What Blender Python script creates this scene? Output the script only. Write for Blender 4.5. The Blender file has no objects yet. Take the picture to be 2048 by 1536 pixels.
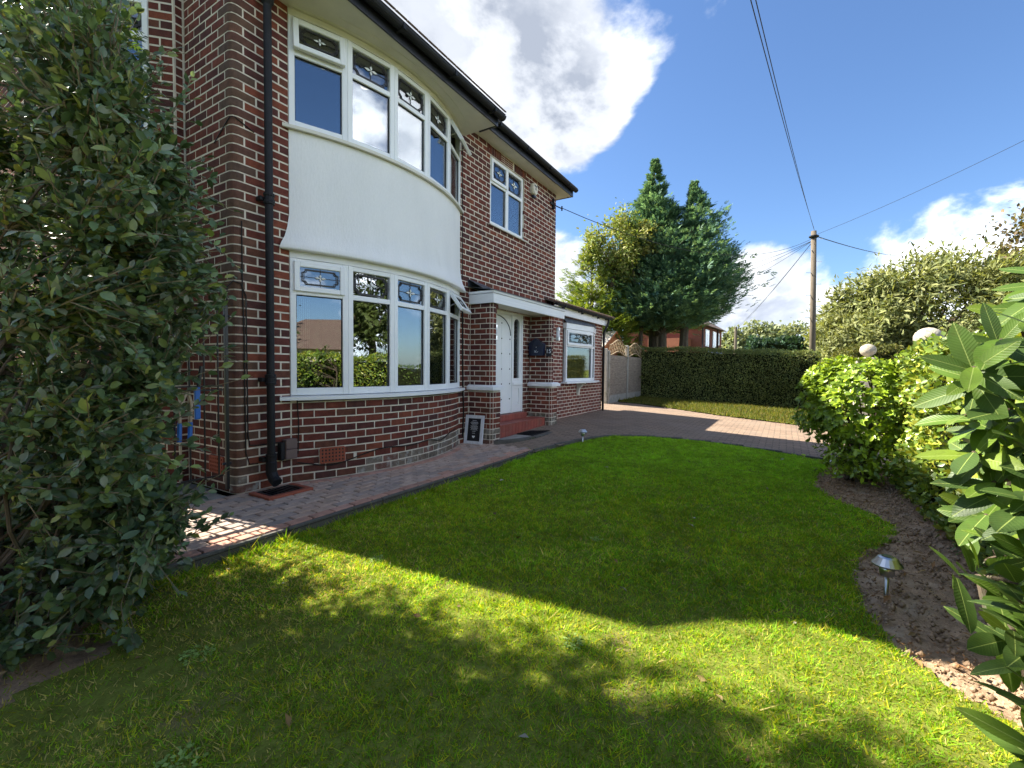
import bpy, math, random
import numpy as np
from mathutils import Matrix, Vector

random.seed(11)
RNG = np.random.default_rng(11)
PI = math.pi
SC = bpy.context.scene
COL = SC.collection

# ------------------------------------------------------------------ camera
YAW, PITCH, ROLL = 0.5449, 0.034, 0.0092
CAM = np.array([-2.226, -4.352, 1.202])
FW = np.array([math.cos(YAW) * math.cos(PITCH), math.sin(YAW) * math.cos(PITCH), -math.sin(PITCH)])
RT0 = np.array([math.sin(YAW), -math.cos(YAW), 0.0])
UP0 = np.cross(RT0, FW)
RT = math.cos(ROLL) * RT0 + math.sin(ROLL) * UP0
UP = -math.sin(ROLL) * RT0 + math.cos(ROLL) * UP0
cd = bpy.data.cameras.new('camera')
cd.sensor_fit = 'HORIZONTAL'
cd.sensor_width = 36.0
cd.lens = 899.09 / 2048 * 36
cd.clip_start = 0.05
cd.clip_end = 2000
cam = bpy.data.objects.new('camera', cd)
COL.objects.link(cam)
M = Matrix.Identity(4)
for i in range(3):
    M[i][0] = RT[i]; M[i][1] = UP[i]; M[i][2] = -FW[i]; M[i][3] = CAM[i]
cam.matrix_world = M
SC.camera = cam

# ------------------------------------------------------------------ sun, sky, exposure
SUN_STRENGTH, SKY_STRENGTH, EXPOSURE = 4.3, 0.15, 2.08
LD = Vector((0.10, -1.02, -1.0)).normalized()          # the way the light travels
SUN_EL = math.asin(-LD.z)
SUN_AZ = math.atan2(-LD.x, -LD.y)                      # from +Y towards +X
sl = bpy.data.lights.new('sun', 'SUN')
sl.energy = SUN_STRENGTH
sl.angle = math.radians(0.6)
sl.color = (1.0, 0.93, 0.80)
sun = bpy.data.objects.new('sun', sl)
COL.objects.link(sun)
sun.rotation_euler = LD.to_track_quat('-Z', 'Y').to_euler()
SC.view_settings.view_transform = 'Standard'
SC.view_settings.look = 'None'
SC.view_settings.exposure = EXPOSURE
SC.view_settings.gamma = 1.0
SC.view_settings.use_curve_mapping = False


class NT:
    """small helper round a node tree"""
    def __init__(self, tree):
        self.t = tree
        tree.nodes.clear()

    def n(self, kind, inputs=None, **props):
        nd = self.t.nodes.new(kind)
        for k, v in props.items():
            setattr(nd, k, v)
        for k, v in (inputs or {}).items():
            s = nd.inputs[k]
            if isinstance(v, bpy.types.NodeSocket):
                self.t.links.new(v, s)
            else:
                s.default_value = v
        return nd

    def math(self, op, a, b=0.0, clamp=False):
        return self.n('ShaderNodeMath', {0: a, 1: b}, operation=op, use_clamp=clamp).outputs[0]

    def rng(self, v, a, b, c=0.0, d=1.0, smooth=False):
        nd = self.n('ShaderNodeMapRange', {'Value': v, 'From Min': a, 'From Max': b, 'To Min': c, 'To Max': d},
                    interpolation_type='SMOOTHSTEP' if smooth else 'LINEAR')
        return nd.outputs[0]

    def mix(self, f, a, b, mode='MIX'):
        nd = self.n('ShaderNodeMix', data_type='RGBA', blend_type=mode)
        for k, v in ((0, f), (6, a), (7, b)):
            if isinstance(v, bpy.types.NodeSocket):
                self.t.links.new(v, nd.inputs[k])
            else:
                nd.inputs[k].default_value = v if k == 0 else (*v, 1.0)[:4]
        return nd.outputs[2]

    def noise(self, vec, scale, detail=4.0, rough=0.55, dist=0.0):
        return self.n('ShaderNodeTexNoise', {'Vector': vec, 'Scale': scale, 'Detail': detail, 'Roughness': rough,
                                             'Distortion': dist}).outputs[0]


def make_world():
    w = bpy.data.worlds.new('World')
    SC.world = w
    w.use_nodes = True
    t = NT(w.node_tree)
    sky = t.n('ShaderNodeTexSky', sky_type='NISHITA', sun_disc=False, sun_elevation=SUN_EL,
              sun_rotation=SUN_AZ, altitude=0.0, air_density=1.0, dust_density=0.6, ozone_density=2.2)
    tc = t.n('ShaderNodeTexCoord').outputs['Generated']
    sc = t.n('ShaderNodeMapping', {'Vector': tc, 'Scale': (1.0, 1.0, 1.7)}).outputs[0]
    off = t.n('ShaderNodeVectorMath', {0: sc, 1: tuple(0.07 * c for c in (-LD.x, -LD.y, -LD.z))}, operation='ADD').outputs[0]
    n1 = t.noise(sc, 2.6, 10.0, 0.56, 0.25)
    n2 = t.noise(off, 2.6, 7.0, 0.56, 0.25)
    # cumulus banks: (direction, half angle in degrees, weight)
    banks = [((.93, .50, .88), 15, .20), ((.86, .64, .80), 17, .20), ((.95, .43, .62), 8, .18), ((.95, .43, .50), 6.5, .22), ((.70, .86, .84), 20, .18),
             ((1.17, .02, .20), 9.5, .26), ((1.12, .10, .17), 8, .20), ((1.28, -.166, .20), 9, .24), ((1.40, -.36, .34), 8.5, .24), ((1.44, -.42, .26), 8, .16),
             ((.93, .415, .22), 8, .22), ((1.26, -.10, .66), 29, -.26), ((1.33, -.25, .44), 12, -.16), ((1.1, .2, .42), 10, -.2)]
    dens = t.math('ADD', t.math('MULTIPLY', t.math('SUBTRACT', n1, .5), 1.75), .5)
    for d, r, wgt in banks:
        d = Vector(d).normalized()
        dp = t.n('ShaderNodeVectorMath', {0: tc, 1: tuple(d)}, operation='DOT_PRODUCT').outputs['Value']
        f = t.rng(dp, math.cos(math.radians(r * 1.25)), math.cos(math.radians(r * .25)), 0, wgt, True)
        dens = t.math('ADD', dens, f)
    cov = t.rng(dens, 0.50, 0.70, 0.0, 1.0, True)
    lit = t.rng(t.math('SUBTRACT', n1, n2), -0.055, 0.065, 0.0, 1.0, True)
    thick = t.rng(dens, 0.70, 1.0, 0.0, 1.0, True)
    lit2 = t.math('SUBTRACT', t.math('ADD', t.math('MULTIPLY', lit, 0.65), 0.42), t.math('MULTIPLY', thick, 0.50), clamp=True)
    ccol = t.mix(lit2, (1.0, 1.12, 1.36), (2.6, 2.68, 2.8))
    # front-lit clouds opposite the sun are boosted to fill the shade; sunward ones grey
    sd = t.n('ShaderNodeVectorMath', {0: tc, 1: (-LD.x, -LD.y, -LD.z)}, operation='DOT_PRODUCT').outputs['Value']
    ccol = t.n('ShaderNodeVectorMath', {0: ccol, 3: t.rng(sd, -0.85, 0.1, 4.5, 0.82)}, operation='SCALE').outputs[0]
    z = t.n('ShaderNodeSeparateXYZ', {0: tc}).outputs[2]
    cov = t.math('MULTIPLY', cov, t.rng(z, 0.0, 0.10, 0.25, 1.0))
    skyc = t.mix(1.0, sky.outputs[0], (0.243, 0.296, 0.358), 'MULTIPLY')
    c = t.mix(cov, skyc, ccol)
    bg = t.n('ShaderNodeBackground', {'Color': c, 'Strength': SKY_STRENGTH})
    out = t.n('ShaderNodeOutputWorld', {'Surface': bg.outputs[0]})


make_world()

# ------------------------------------------------------------------ materials
MATS = {}


def finish(t, bsdf):
    t.n('ShaderNodeOutputMaterial', {'Surface': bsdf})


def pmat(name, col, rough=0.6, spec=0.4, var=0.10, vscale=6.0, bump=0.0, bscale=60.0, metal=0.0, attr=False,
         dirt=None, dscale=3.0, dlo=0.52, dhi=0.7, fine=0.0, stretch=None, transl=0.0, coat=0.0):
    """procedural material: base colour (or the mesh's own colour attribute) broken up by position noise"""
    m = bpy.data.materials.new(name)
    m.use_nodes = True
    t = NT(m.node_tree)
    geo = t.n('ShaderNodeNewGeometry')
    pos = geo.outputs['Position']
    if stretch:
        pos = t.n('ShaderNodeMapping', {'Vector': pos, 'Scale': stretch}).outputs[0]
    if attr:
        base = t.n('ShaderNodeAttribute', attribute_name='Col').outputs['Color']
    else:
        base = t.n('ShaderNodeRGB').outputs[0]
        base.default_value = (*col, 1)
    nz = t.noise(pos, vscale, 5.0, 0.6)
    k = t.rng(nz, 0.3, 0.7, 1 - var, 1 + var)
    c = t.n('ShaderNodeVectorMath', {0: base, 3: k}, operation='SCALE').outputs[0]
    if fine:
        nf = t.noise(pos, bscale * 2.2, 3.0, 0.7)
        kf = t.rng(nf, 0.3, 0.7, 1 - fine, 1 + fine)
        c = t.n('ShaderNodeVectorMath', {0: c, 3: kf}, operation='SCALE').outputs[0]
    if dirt:
        nd = t.noise(pos, dscale, 6.0, 0.65)
        c = t.mix(t.rng(nd, dlo, dhi, 0.0, 1.0, True), c, dirt)
    inp = {'Base Color': c, 'Roughness': rough, 'Metallic': metal, 'Specular IOR Level': spec}
    if coat:
        inp['Coat Weight'] = coat
    if bump:
        nb = t.noise(pos, bscale, 6.0, 0.65)
        inp['Normal'] = t.n('ShaderNodeBump', {'Height': nb, 'Strength': bump, 'Distance': 0.01}).outputs[0]
    b = t.n('ShaderNodeBsdfPrincipled', inp).outputs[0]
    if transl:
        tr = t.n('ShaderNodeBsdfTranslucent', {'Color': t.mix(1.0, c, (1.25, 1.2, 0.55), 'MULTIPLY')}).outputs[0]
        b = t.n('ShaderNodeMixShader', {0: transl, 1: b, 2: tr}).outputs[0]
    finish(t, b)
    MATS[name] = m
    return m


def glass_mat(name, tint=(.85, .9, .9), ior=1.9, dim=0.82):
    m = bpy.data.materials.new(name)
    m.use_nodes = True
    t = NT(m.node_tree)
    fr = t.math('ADD', t.math('MULTIPLY', t.n('ShaderNodeFresnel', {'IOR': ior}).outputs[0], .70), .11)
    pos = t.n('ShaderNodeNewGeometry').outputs['Position']
    nb = t.noise(pos, 2.2, 1.0, 0.4)
    bp = t.n('ShaderNodeBump', {'Height': nb, 'Strength': 0.06, 'Distance': 0.02}).outputs[0]
    gl = t.n('ShaderNodeBsdfGlossy', {'Color': (.95, .97, 1, 1), 'Roughness': 0.0, 'Normal': bp}).outputs[0]
    tr = t.n('ShaderNodeBsdfTransparent', {'Color': (*[c * dim for c in tint], 1)}).outputs[0]
    finish(t, t.n('ShaderNodeMixShader', {0: fr, 1: tr, 2: gl}).outputs[0])
    MATS[name] = m


pmat('brick', (.2, .07, .05), rough=.88, spec=.2, attr=True, var=.28, vscale=14, bump=.6, bscale=110, fine=.25, dirt=(.16, .11, .085), dscale=1.5, dlo=.60, dhi=.95)
pmat('mortar', (.66, .60, .50), rough=.95, spec=.1, var=.16, vscale=9, bump=.5, bscale=140, dirt=(.36, .31, .25), dscale=1.7, dlo=.58, dhi=.8)
pmat('grey_brick', (.22, .2, .17), rough=.9, spec=.2, attr=True, var=.3, vscale=16, bump=.8, bscale=80, fine=.25, dirt=(.33, .32, .29), dscale=9, dlo=.5, dhi=.66)
pmat('upvc', (.80, .82, .83), rough=.32, spec=.5, var=.03, vscale=3)
pmat('white_paint', (.80, .81, .82), rough=.5, spec=.4, var=.05, vscale=4, dirt=(.55, .54, .47), dscale=4, dlo=.6, dhi=.85, bump=.1)
pmat('render', (.80, .80, .79), rough=.8, spec=.2, var=.04, vscale=2.5, bump=.5, bscale=45, fine=.03, dirt=(.66, .66, .63), dscale=2.6, dlo=.55, dhi=.85, stretch=(1, 1, .3))
pmat('soffit', (.66, .64, .55), rough=.6, spec=.3, var=.06, vscale=4, dirt=(.45, .40, .30), dscale=5, dlo=.6, dhi=.85)
pmat('canopy_white', (.78, .80, .82), rough=.5, spec=.4, var=.06, vscale=3, stretch=(.5, 2, 14), bump=.15, bscale=8)
pmat('black_paint', (.012, .013, .016), rough=.35, spec=.5, var=.3, vscale=9, bump=.1, bscale=60)
pmat('black_plastic', (.014, .015, .018), rough=.6, spec=.25, var=.3, vscale=5, dirt=(.06, .06, .055), dscale=8, dlo=.6, dhi=.8)
pmat('cable', (.012, .011, .010), rough=.6, spec=.3, var=.2)
pmat('lead_sheet', (.075, .085, .105), rough=.5, spec=.5, var=.25, vscale=7, dirt=(.16, .17, .18), dscale=10, bump=.2, bscale=20)
pmat('lead_came', (.035, .033, .034), rough=.5, spec=.5, var=.1)
pmat('roof_tile', (.13, .09, .075), rough=.85, spec=.2, var=.3, vscale=8, bump=.4, bscale=40, dirt=(.16, .15, .11), dscale=5)
pmat('dark_room', (.20, .18, .155), rough=.9, spec=.1, var=.1)
pmat('curtain', (.72, .74, .73), rough=.9, spec=.1, var=.06, vscale=3)
pmat('grey_curtain', (.36, .40, .38), rough=.9, spec=.1, var=.1, vscale=3)
pmat('terracotta', (.30, .085, .05), rough=.8, spec=.3, var=.12, bump=.2)
pmat('red_step', (.27, .062, .045), rough=.5, spec=.4, attr=True, var=.12, vscale=9, bump=.2, bscale=60, dirt=(.2, .08, .06), dscale=5)
pmat('concrete', (.30, .29, .265), rough=.9, spec=.2, var=.16, vscale=7, bump=.4, bscale=70, fine=.1, dirt=(.17, .17, .13), dscale=4)
pmat('kerb', (.11, .105, .095), rough=.9, spec=.2, var=.25, vscale=8, bump=.5, bscale=70, fine=.15, dirt=(.08, .085, .05), dscale=4)
pmat('paver', (.2, .14, .12), rough=.88, spec=.2, attr=True, var=.18, vscale=11, bump=.45, bscale=120, fine=.18, dirt=(.22, .195, .155), dscale=3, dlo=.54, dhi=.82)
pmat('joint_sand', (.035, .032, .025), rough=1, spec=.05, var=.3, vscale=10, dirt=(.05, .06, .025), dscale=3)
pmat('soil', (.33, .225, .145), rough=1, spec=.08, var=.35, vscale=14, bump=.9, bscale=55, fine=.3, dirt=(.44, .33, .235), dscale=5, dlo=.5, dhi=.68)
pmat('turf_base', (.13, .15, .026), rough=1, spec=.05, var=.35, vscale=20, fine=.3, dirt=(.17, .14, .06), dscale=2.2, dlo=.58, dhi=.72)
pmat('grass', (.08, .12, .02), rough=.55, spec=.25, attr=True, var=.18, vscale=1.3, transl=.5)
pmat('leaf', (.05, .09, .02), rough=.36, spec=.5, attr=True, var=.2, vscale=8, transl=.22)
pmat('leaf_soft', (.05, .09, .02), rough=.6, spec=.25, attr=True, var=.2, vscale=3, transl=.3)
pmat('rhodo_leaf', (.05, .1, .02), rough=.46, spec=.35, attr=True, var=.14, vscale=12, transl=.30)
pmat('dead_leaf', (.3, .16, .06), rough=.8, spec=.15, attr=True, var=.2, vscale=15, transl=.15)
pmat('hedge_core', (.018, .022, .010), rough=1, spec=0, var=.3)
pmat('bark', (.11, .085, .062), rough=.95, spec=.1, var=.3, vscale=20, bump=.8, bscale=60, stretch=(1, 1, .35), dirt=(.12, .13, .08), dscale=8)
pmat('twig', (.20, .165, .115), rough=.9, spec=.1, var=.3, vscale=20)
pmat('pole_wood', (.15, .125, .098), rough=.9, spec=.1, var=.22, vscale=6, stretch=(6, 6, .6), bump=.4, bscale=30)
pmat('fence_wood', (.24, .20, .165), rough=.9, spec=.1, var=.3, vscale=5, stretch=(1.2, 6, 9), bump=.5, bscale=30, dirt=(.13, .11, .09), dscale=3)
pmat('trellis_wood', (.34, .26, .17), rough=.9, spec=.1, var=.2)
pmat('shed_wood', (.34, .13, .055), rough=.8, spec=.2, var=.2, vscale=5, stretch=(1, 1, 5))
pmat('felt', (.42, .38, .33), rough=.95, spec=.1, var=.15)
pmat('stone', (.42, .38, .30), rough=.95, spec=.1, var=.25, vscale=18, bump=.8, bscale=60, dirt=(.22, .2, .15), dscale=14)
pmat('steel', (.55, .56, .57), rough=.28, spec=.5, metal=1.0, var=.08)
pmat('solar_cell', (.01, .012, .03), rough=.15, spec=.6, var=.1)
pmat('cream_plastic', (.66, .62, .52), rough=.5, spec=.4, var=.05)
pmat('navy_plastic', (.012, .02, .05), rough=.3, spec=.5, var=.1)
pmat('brown_plastic', (.15, .105, .095), rough=.55, spec=.4, var=.1)
pmat('ink', (.03, .04, .07), rough=.6, spec=.2, var=.05)
pmat('chalk', (.75, .77, .8), rough=.6, spec=.2, var=.05)
pmat('blackboard', (.012, .013, .018), rough=.35, spec=.4, var=.1)
pmat('frame_wood', (.62, .64, .68), rough=.6, spec=.3, var=.12, vscale=9, stretch=(3, 3, .7))
pmat('mat_rubber', (.012, .012, .013), rough=.8, spec=.2, var=.2)
pmat('blue_grip', (.02, .12, .42), rough=.4, spec=.5, var=.1)
pmat('handle_wood', (.36, .30, .22), rough=.7, spec=.2, var=.2, vscale=20)
pmat('asphalt', (.05, .05, .052), rough=.95, spec=.2, var=.15, vscale=4, bump=.3, bscale=80)
pmat('far_brick', (.30, .105, .06), rough=.9, spec=.2, attr=True, var=.12, vscale=5)
pmat('wall_paint', (.55, .5, .42), rough=.9, spec=.1, var=.1)
pmat('petal', (.75, .78, .76), rough=.15, spec=.6, var=.05)
pmat('fruit', (.25, .17, .03), rough=.4, spec=.4, var=.2, vscale=30)
glass_mat('glass', ior=2.25, dim=.72)
glass_mat('lead_glass', tint=(.70, .76, .78), ior=1.9, dim=.75)


def rhodo_material():
    m = MATS['rhodo_leaf']
    t = m.node_tree
    pb = next(n for n in t.nodes if n.type == 'BSDF_PRINCIPLED')
    src = pb.inputs['Base Color'].links[0].from_socket
    T = NT.__new__(NT); T.t = t
    oc = T.n('ShaderNodeTexCoord').outputs['Object']
    sp = T.n('ShaderNodeSeparateXYZ', {0: oc})
    ay = T.math('ABSOLUTE', sp.outputs[1])
    rib = T.rng(ay, .0006, .0016, 1.0, 0.0)
    side = T.math('SINE', T.math('MULTIPLY', T.math('SUBTRACT', sp.outputs[0], T.math('MULTIPLY', ay, .9)), 620.0))
    vein = T.rng(side, .86, 1.0, 0.0, .14)
    blot = T.rng(T.noise(oc, 38.0, 4.0, .6), .60, .72, 0.0, .45)
    c = T.mix(T.math('MAXIMUM', rib, vein), src, (.30, .38, .10))
    c = T.mix(blot, c, (.09, .10, .02))
    t.links.new(c, pb.inputs['Base Color'])
    bp = T.n('ShaderNodeBump', {'Height': T.math('ADD', T.math('MULTIPLY', side, .3), T.math('MULTIPLY', rib, -1.0)), 'Strength': .25, 'Distance': .002}).outputs[0]
    t.links.new(bp, pb.inputs['Normal'])


rhodo_material()


def drive_material():
    m = bpy.data.materials.new('drive_blocks')
    m.use_nodes = True
    t = NT(m.node_tree)
    pos = t.n('ShaderNodeNewGeometry').outputs['Position']
    rp = t.n('ShaderNodeMapping', {'Vector': pos, 'Rotation': (0, 0, PI / 2)}).outputs[0]
    br = t.n('ShaderNodeTexBrick', {'Vector': rp, 'Color1': (.285, .20, .14, 1), 'Color2': (.205, .145, .108, 1), 'Mortar': (.10, .085, .065, 1),
                                    'Scale': 1.0, 'Mortar Size': .009, 'Mortar Smooth': .3, 'Bias': 0.0, 'Brick Width': .205, 'Row Height': .105})
    nz = t.noise(pos, 1.2, 6, .6)
    c = t.mix(t.rng(nz, .4, .7, 0, .55, True), br.outputs['Color'], (.25, .195, .15))
    nf = t.noise(pos, 60, 4, .7)
    c = t.n('ShaderNodeVectorMath', {0: c, 3: t.rng(nf, .3, .7, .78, 1.22)}, operation='SCALE').outputs[0]
    h = t.math('SUBTRACT', t.math('MULTIPLY', nf, .25), br.outputs['Fac'])
    bp = t.n('ShaderNodeBump', {'Height': h, 'Strength': .6, 'Distance': .006}).outputs[0]
    finish(t, t.n('ShaderNodeBsdfPrincipled', {'Base Color': c, 'Roughness': .9, 'Specular IOR Level': .2, 'Normal': bp}).outputs[0])
    MATS['drive_blocks'] = m


drive_material()

# ------------------------------------------------------------------ geometry helpers
WL = {}          # world location of every parent used


class MB:
    """collects vertices and faces; one MB becomes one mesh object"""
    def __init__(self):
        self.v, self.f = [], []
        self.T = Matrix.Identity(4)

    def at(self, x=0, y=0, z=0, rz=0, rx=0, ry=0):
        self.T = Matrix.Translation((x, y, z)) @ Matrix.Rotation(rz, 4, 'Z') @ Matrix.Rotation(ry, 4, 'Y') @ Matrix.Rotation(rx, 4, 'X')
        return self

    def add(self, vs, fs):
        b = len(self.v)
        self.v += [tuple(self.T @ Vector(p)) for p in vs]
        self.f += [tuple(i + b for i in q) for q in fs]
        return self

    def box(self, x0, x1, y0, y1, z0, z1):
        return self.add([(x0, y0, z0), (x1, y0, z0), (x1, y1, z0), (x0, y1, z0), (x0, y0, z1), (x1, y0, z1), (x1, y1, z1), (x0, y1, z1)],
                        [(0, 3, 2, 1), (4, 5, 6, 7), (0, 1, 5, 4), (1, 2, 6, 5), (2, 3, 7, 6), (3, 0, 4, 7)])

    def cbox(self, x0, x1, y0, y1, z0, z1, c=.006):
        """box with chamfered edges all round"""
        vs, fs = [], []
        X, Y, Z = (x0, x1), (y0, y1), (z0, z1)
        idx = {}
        for i in (0, 1):
            for j in (0, 1):
                for k in (0, 1):
                    p = [X[i], Y[j], Z[k]]
                    s = [c if i == 0 else -c, c if j == 0 else -c, c if k == 0 else -c]
                    for a in range(3):
                        q = [p[b] + (s[b] if b != a else 0) for b in range(3)]
                        idx[i, j, k, a] = len(vs)
                        vs.append(tuple(q))
        for i in (0, 1):
            q = [idx[i, 0, 0, 0], idx[i, 1, 0, 0], idx[i, 1, 1, 0], idx[i, 0, 1, 0]]
            fs.append(tuple(q if i else q[::-1]))
            q = [idx[0, i, 0, 1], idx[0, i, 1, 1], idx[1, i, 1, 1], idx[1, i, 0, 1]]
            fs.append(tuple(q if i else q[::-1]))
            q = [idx[0, 0, i, 2], idx[1, 0, i, 2], idx[1, 1, i, 2], idx[0, 1, i, 2]]
            fs.append(tuple(q if i else q[::-1]))
        for i in (0, 1):
            for j in (0, 1):
                fs.append((idx[i, j, 0, 0], idx[i, j, 1, 0], idx[i, j, 1, 1], idx[i, j, 0, 1]))
                fs.append((idx[i, 0, j, 0], idx[i, 1, j, 0], idx[i, 1, j, 2], idx[i, 0, j, 2]))
                fs.append((idx[0, i, j, 1], idx[1, i, j, 1], idx[1, i, j, 2], idx[0, i, j, 2]))
                for k in (0, 1):
                    fs.append((idx[i, j, k, 0], idx[i, j, k, 1], idx[i, j, k, 2]))
        return self.add(vs, fs)

    def prism(self, poly, z0, z1):
        n = len(poly)
        vs = [(p[0], p[1], z0) for p in poly] + [(p[0], p[1], z1) for p in poly]
        fs = [tuple(range(n))[::-1], tuple(range(n, 2 * n))] + [(i, (i + 1) % n, n + (i + 1) % n, n + i) for i in range(n)]
        return self.add(vs, fs)

    def tube(self, pts, r, n=8, r2=None, cap=True):
        pts = [Vector(p) for p in pts]
        m = len(pts)
        vs = []
        prev = None
        for i, p in enumerate(pts):
            d = (pts[min(i + 1, m - 1)] - pts[max(i - 1, 0)])
            d = d.normalized() if d.length > 1e-9 else Vector((0, 0, 1))
            a = prev if prev is not None else (Vector((1, 0, 0)) if abs(d.x) < .8 else Vector((0, 1, 0)))
            a = (a - d * a.dot(d)).normalized()
            prev = a
            b = d.cross(a)
            rr = r if r2 is None else r + (r2 - r) * i / max(1, m - 1)
            for k in range(n):
                t = 2 * PI * k / n
                vs.append(tuple(p + (a * math.cos(t) + b * math.sin(t)) * rr))
        fs = [(i * n + k, i * n + (k + 1) % n, (i + 1) * n + (k + 1) % n, (i + 1) * n + k) for i in range(m - 1) for k in range(n)]
        if cap:
            fs += [tuple(range(n))[::-1], tuple((m - 1) * n + k for k in range(n))]
        return self.add(vs, fs)

    def lathe(self, prof, n=16):
        m = len(prof)
        vs = [(r * math.cos(2 * PI * k / n), r * math.sin(2 * PI * k / n), z) for r, z in prof for k in range(n)]
        fs = [(i * n + k, i * n + (k + 1) % n, (i + 1) * n + (k + 1) % n, (i + 1) * n + k) for i in range(m - 1) for k in range(n)]
        fs += [tuple(range(n))[::-1], tuple((m - 1) * n + k for k in range(n))]
        return self.add(vs, fs)

    def mesh(self, name):
        me = bpy.data.meshes.new(name)
        me.from_pydata(self.v, [], self.f)
        return me


def np_mesh(name, V, F, C=None):
    """fast mesh from arrays; F is (m,3) or (m,4); C one colour per vertex"""
    V = np.asarray(V, np.float32); F = np.asarray(F, np.int32)
    k = F.shape[1]
    me = bpy.data.meshes.new(name)
    me.vertices.add(len(V)); me.vertices.foreach_set('co', V.ravel())
    me.loops.add(F.size); me.loops.foreach_set('vertex_index', F.ravel())
    me.polygons.add(len(F)); me.polygons.foreach_set('loop_start', np.arange(0, F.size, k, dtype=np.int32))
    if C is not None:
        a = me.color_attributes.new('Col', 'FLOAT_COLOR', 'POINT')
        C = np.asarray(C, np.float32)
        if C.shape[1] == 3:
            C = np.hstack([C, np.ones((len(C), 1), np.float32)])
        a.data.foreach_set('color', C.ravel())
    me.update(calc_edges=True)
    return me


def colour(me, c):
    a = me.color_attributes.new('Col', 'FLOAT_COLOR', 'POINT')
    a.data.foreach_set('color', np.tile(np.array([*c, 1.0], np.float32), len(me.vertices)))


def obj(name, data, mat, parent=None, wloc=(0, 0, 0), rz=0.0, smooth=False, kind=None, rot=None):
    me = data.mesh(name) if isinstance(data, MB) else data
    if mat and not me.materials:
        me.materials.append(MATS[mat])
    if smooth:
        me.polygons.foreach_set('use_smooth', [p.loop_total <= 4 for p in me.polygons])
    o = bpy.data.objects.new(name, me)
    COL.objects.link(o)
    w = Vector(wloc)
    WL[o.name] = w
    if parent is not None:
        o.parent = parent
        o.location = w - WL[parent.name]
    else:
        o.location = w
    if rot is not None:
        o.rotation_euler = rot
    elif rz:
        o.rotation_euler = (0, 0, rz)
    if kind:
        o['kind'] = kind
    return o


def thing(name, label, cat, loc=(0, 0, 0), group=None):
    o = bpy.data.objects.new(name, None)
    COL.objects.link(o)
    o.empty_display_size = .1
    o.location = loc
    WL[o.name] = Vector(loc)
    return tag(o, label, cat, group)


def tag(o, label, cat, group=None):
    o['label'] = label
    o['category'] = cat
    if group:
        o['group'] = group
    return o


def struct(o):
    o['kind'] = 'structure'
    return o


def project(P):
    d = np.asarray(P, float) - CAM
    z = d @ FW
    zz = np.where(np.abs(z) < 1e-6, 1e-6, z)
    return 1024 + 899.09 * (d @ RT) / zz, 768 - 899.09 * (d @ UP) / zz, z


def unproj(px, py, depth):
    return CAM + (FW + RT * (px - 1024) / 899.09 + UP * (768 - py) / 899.09) * depth


def sm(x, a, b):
    t = np.clip((np.asarray(x, float) - a) / (b - a), 0, 1)
    return t * t * (3 - 2 * t)


def zg(x, y):
    """level of the paving: flat by the bay, rising to the garage end and falling towards the street"""
    x = np.asarray(x, float); y = np.asarray(y, float)
    return sm(x, 2.6, 6.2) * (.115 + .042 * (np.clip(y, -6.2, .4) + .2))


def zl(x, y):
    return zg(x, y) - .075 + .05 * sm(x, 3.5, 6)


# ------------------------------------------------------------------ ground, drive, path, lawn
def grid_sheet(name, xs, ys, zf, mat, inside=None, kind='structure'):
    X, Y = np.meshgrid(xs, ys, indexing='ij')
    Z = zf(X, Y)
    V = np.stack([X, Y, Z], -1).reshape(-1, 3)
    ny = len(ys)
    I, J = np.meshgrid(np.arange(len(xs) - 1), np.arange(ny - 1), indexing='ij')
    a = (I * ny + J).ravel()
    F = np.stack([a, a + ny, a + ny + 1, a + 1], -1)
    if inside is not None:
        cx = (V[F].mean(1))
        F = F[inside(cx[:, 0], cx[:, 1])]
        u, inv = np.unique(F, return_inverse=True)
        V = V[u]; F = inv.reshape(F.shape)
    o = obj(name, np_mesh(name, V, F), mat, smooth=True)
    o['kind'] = kind
    return o


def in_poly(poly):
    P = np.array(poly)
    def f(x, y):
        x = np.asarray(x); y = np.asarray(y)
        r = np.zeros(x.shape, bool)
        j = len(P) - 1
        for i in range(len(P)):
            c = ((P[i, 1] > y) != (P[j, 1] > y)) & (x < (P[j, 0] - P[i, 0]) * (y - P[i, 1]) / (P[j, 1] - P[i, 1] + 1e-12) + P[i, 0])
            r ^= c
            j = i
        return r
    return f


def hash_noise(x, y, s, seed=0):
    """smooth value noise for mesh relief and colour patches"""
    r = np.random.default_rng(seed).random((64, 64))
    u = np.asarray(x) * s; v = np.asarray(y) * s
    i = np.floor(u).astype(int); j = np.floor(v).astype(int)
    fu = u - i; fv = v - j
    fu = fu * fu * (3 - 2 * fu); fv = fv * fv * (3 - 2 * fv)
    g = lambda a, b: r[a % 64, b % 64]
    return (g(i, j) * (1 - fu) + g(i + 1, j) * fu) * (1 - fv) + (g(i, j + 1) * (1 - fu) + g(i + 1, j + 1) * fu) * fv


LAWN = [(-1.15, -1.26), (3.6, -1.26), (4.6, -1.42), (5.42, -1.74), (5.9, -2.38), (6.1, -3.3), (5.9, -4.4), (5.6, -4.93), (5.2, -4.88), (4.55, -4.74), (3.8, -4.66),
        (3.25, -4.8), (2.85, -5.05), (2.5, -5.16), (2.2, -5.1), (1.95, -4.97), (1.65, -4.82), (1.25, -4.74), (.85, -4.74), (.45, -4.80),
        (.2, -4.95), (-.05, -5.2), (-.6, -5.75), (-1.5, -6.2), (-4.2, -6.2), (-4.2, -2.6), (-3.0, -2.5), (-2.3, -2.2), (-1.85, -1.92), (-1.5, -1.7), (-1.25, -1.48)]
_LAWN = in_poly(LAWN)


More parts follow.
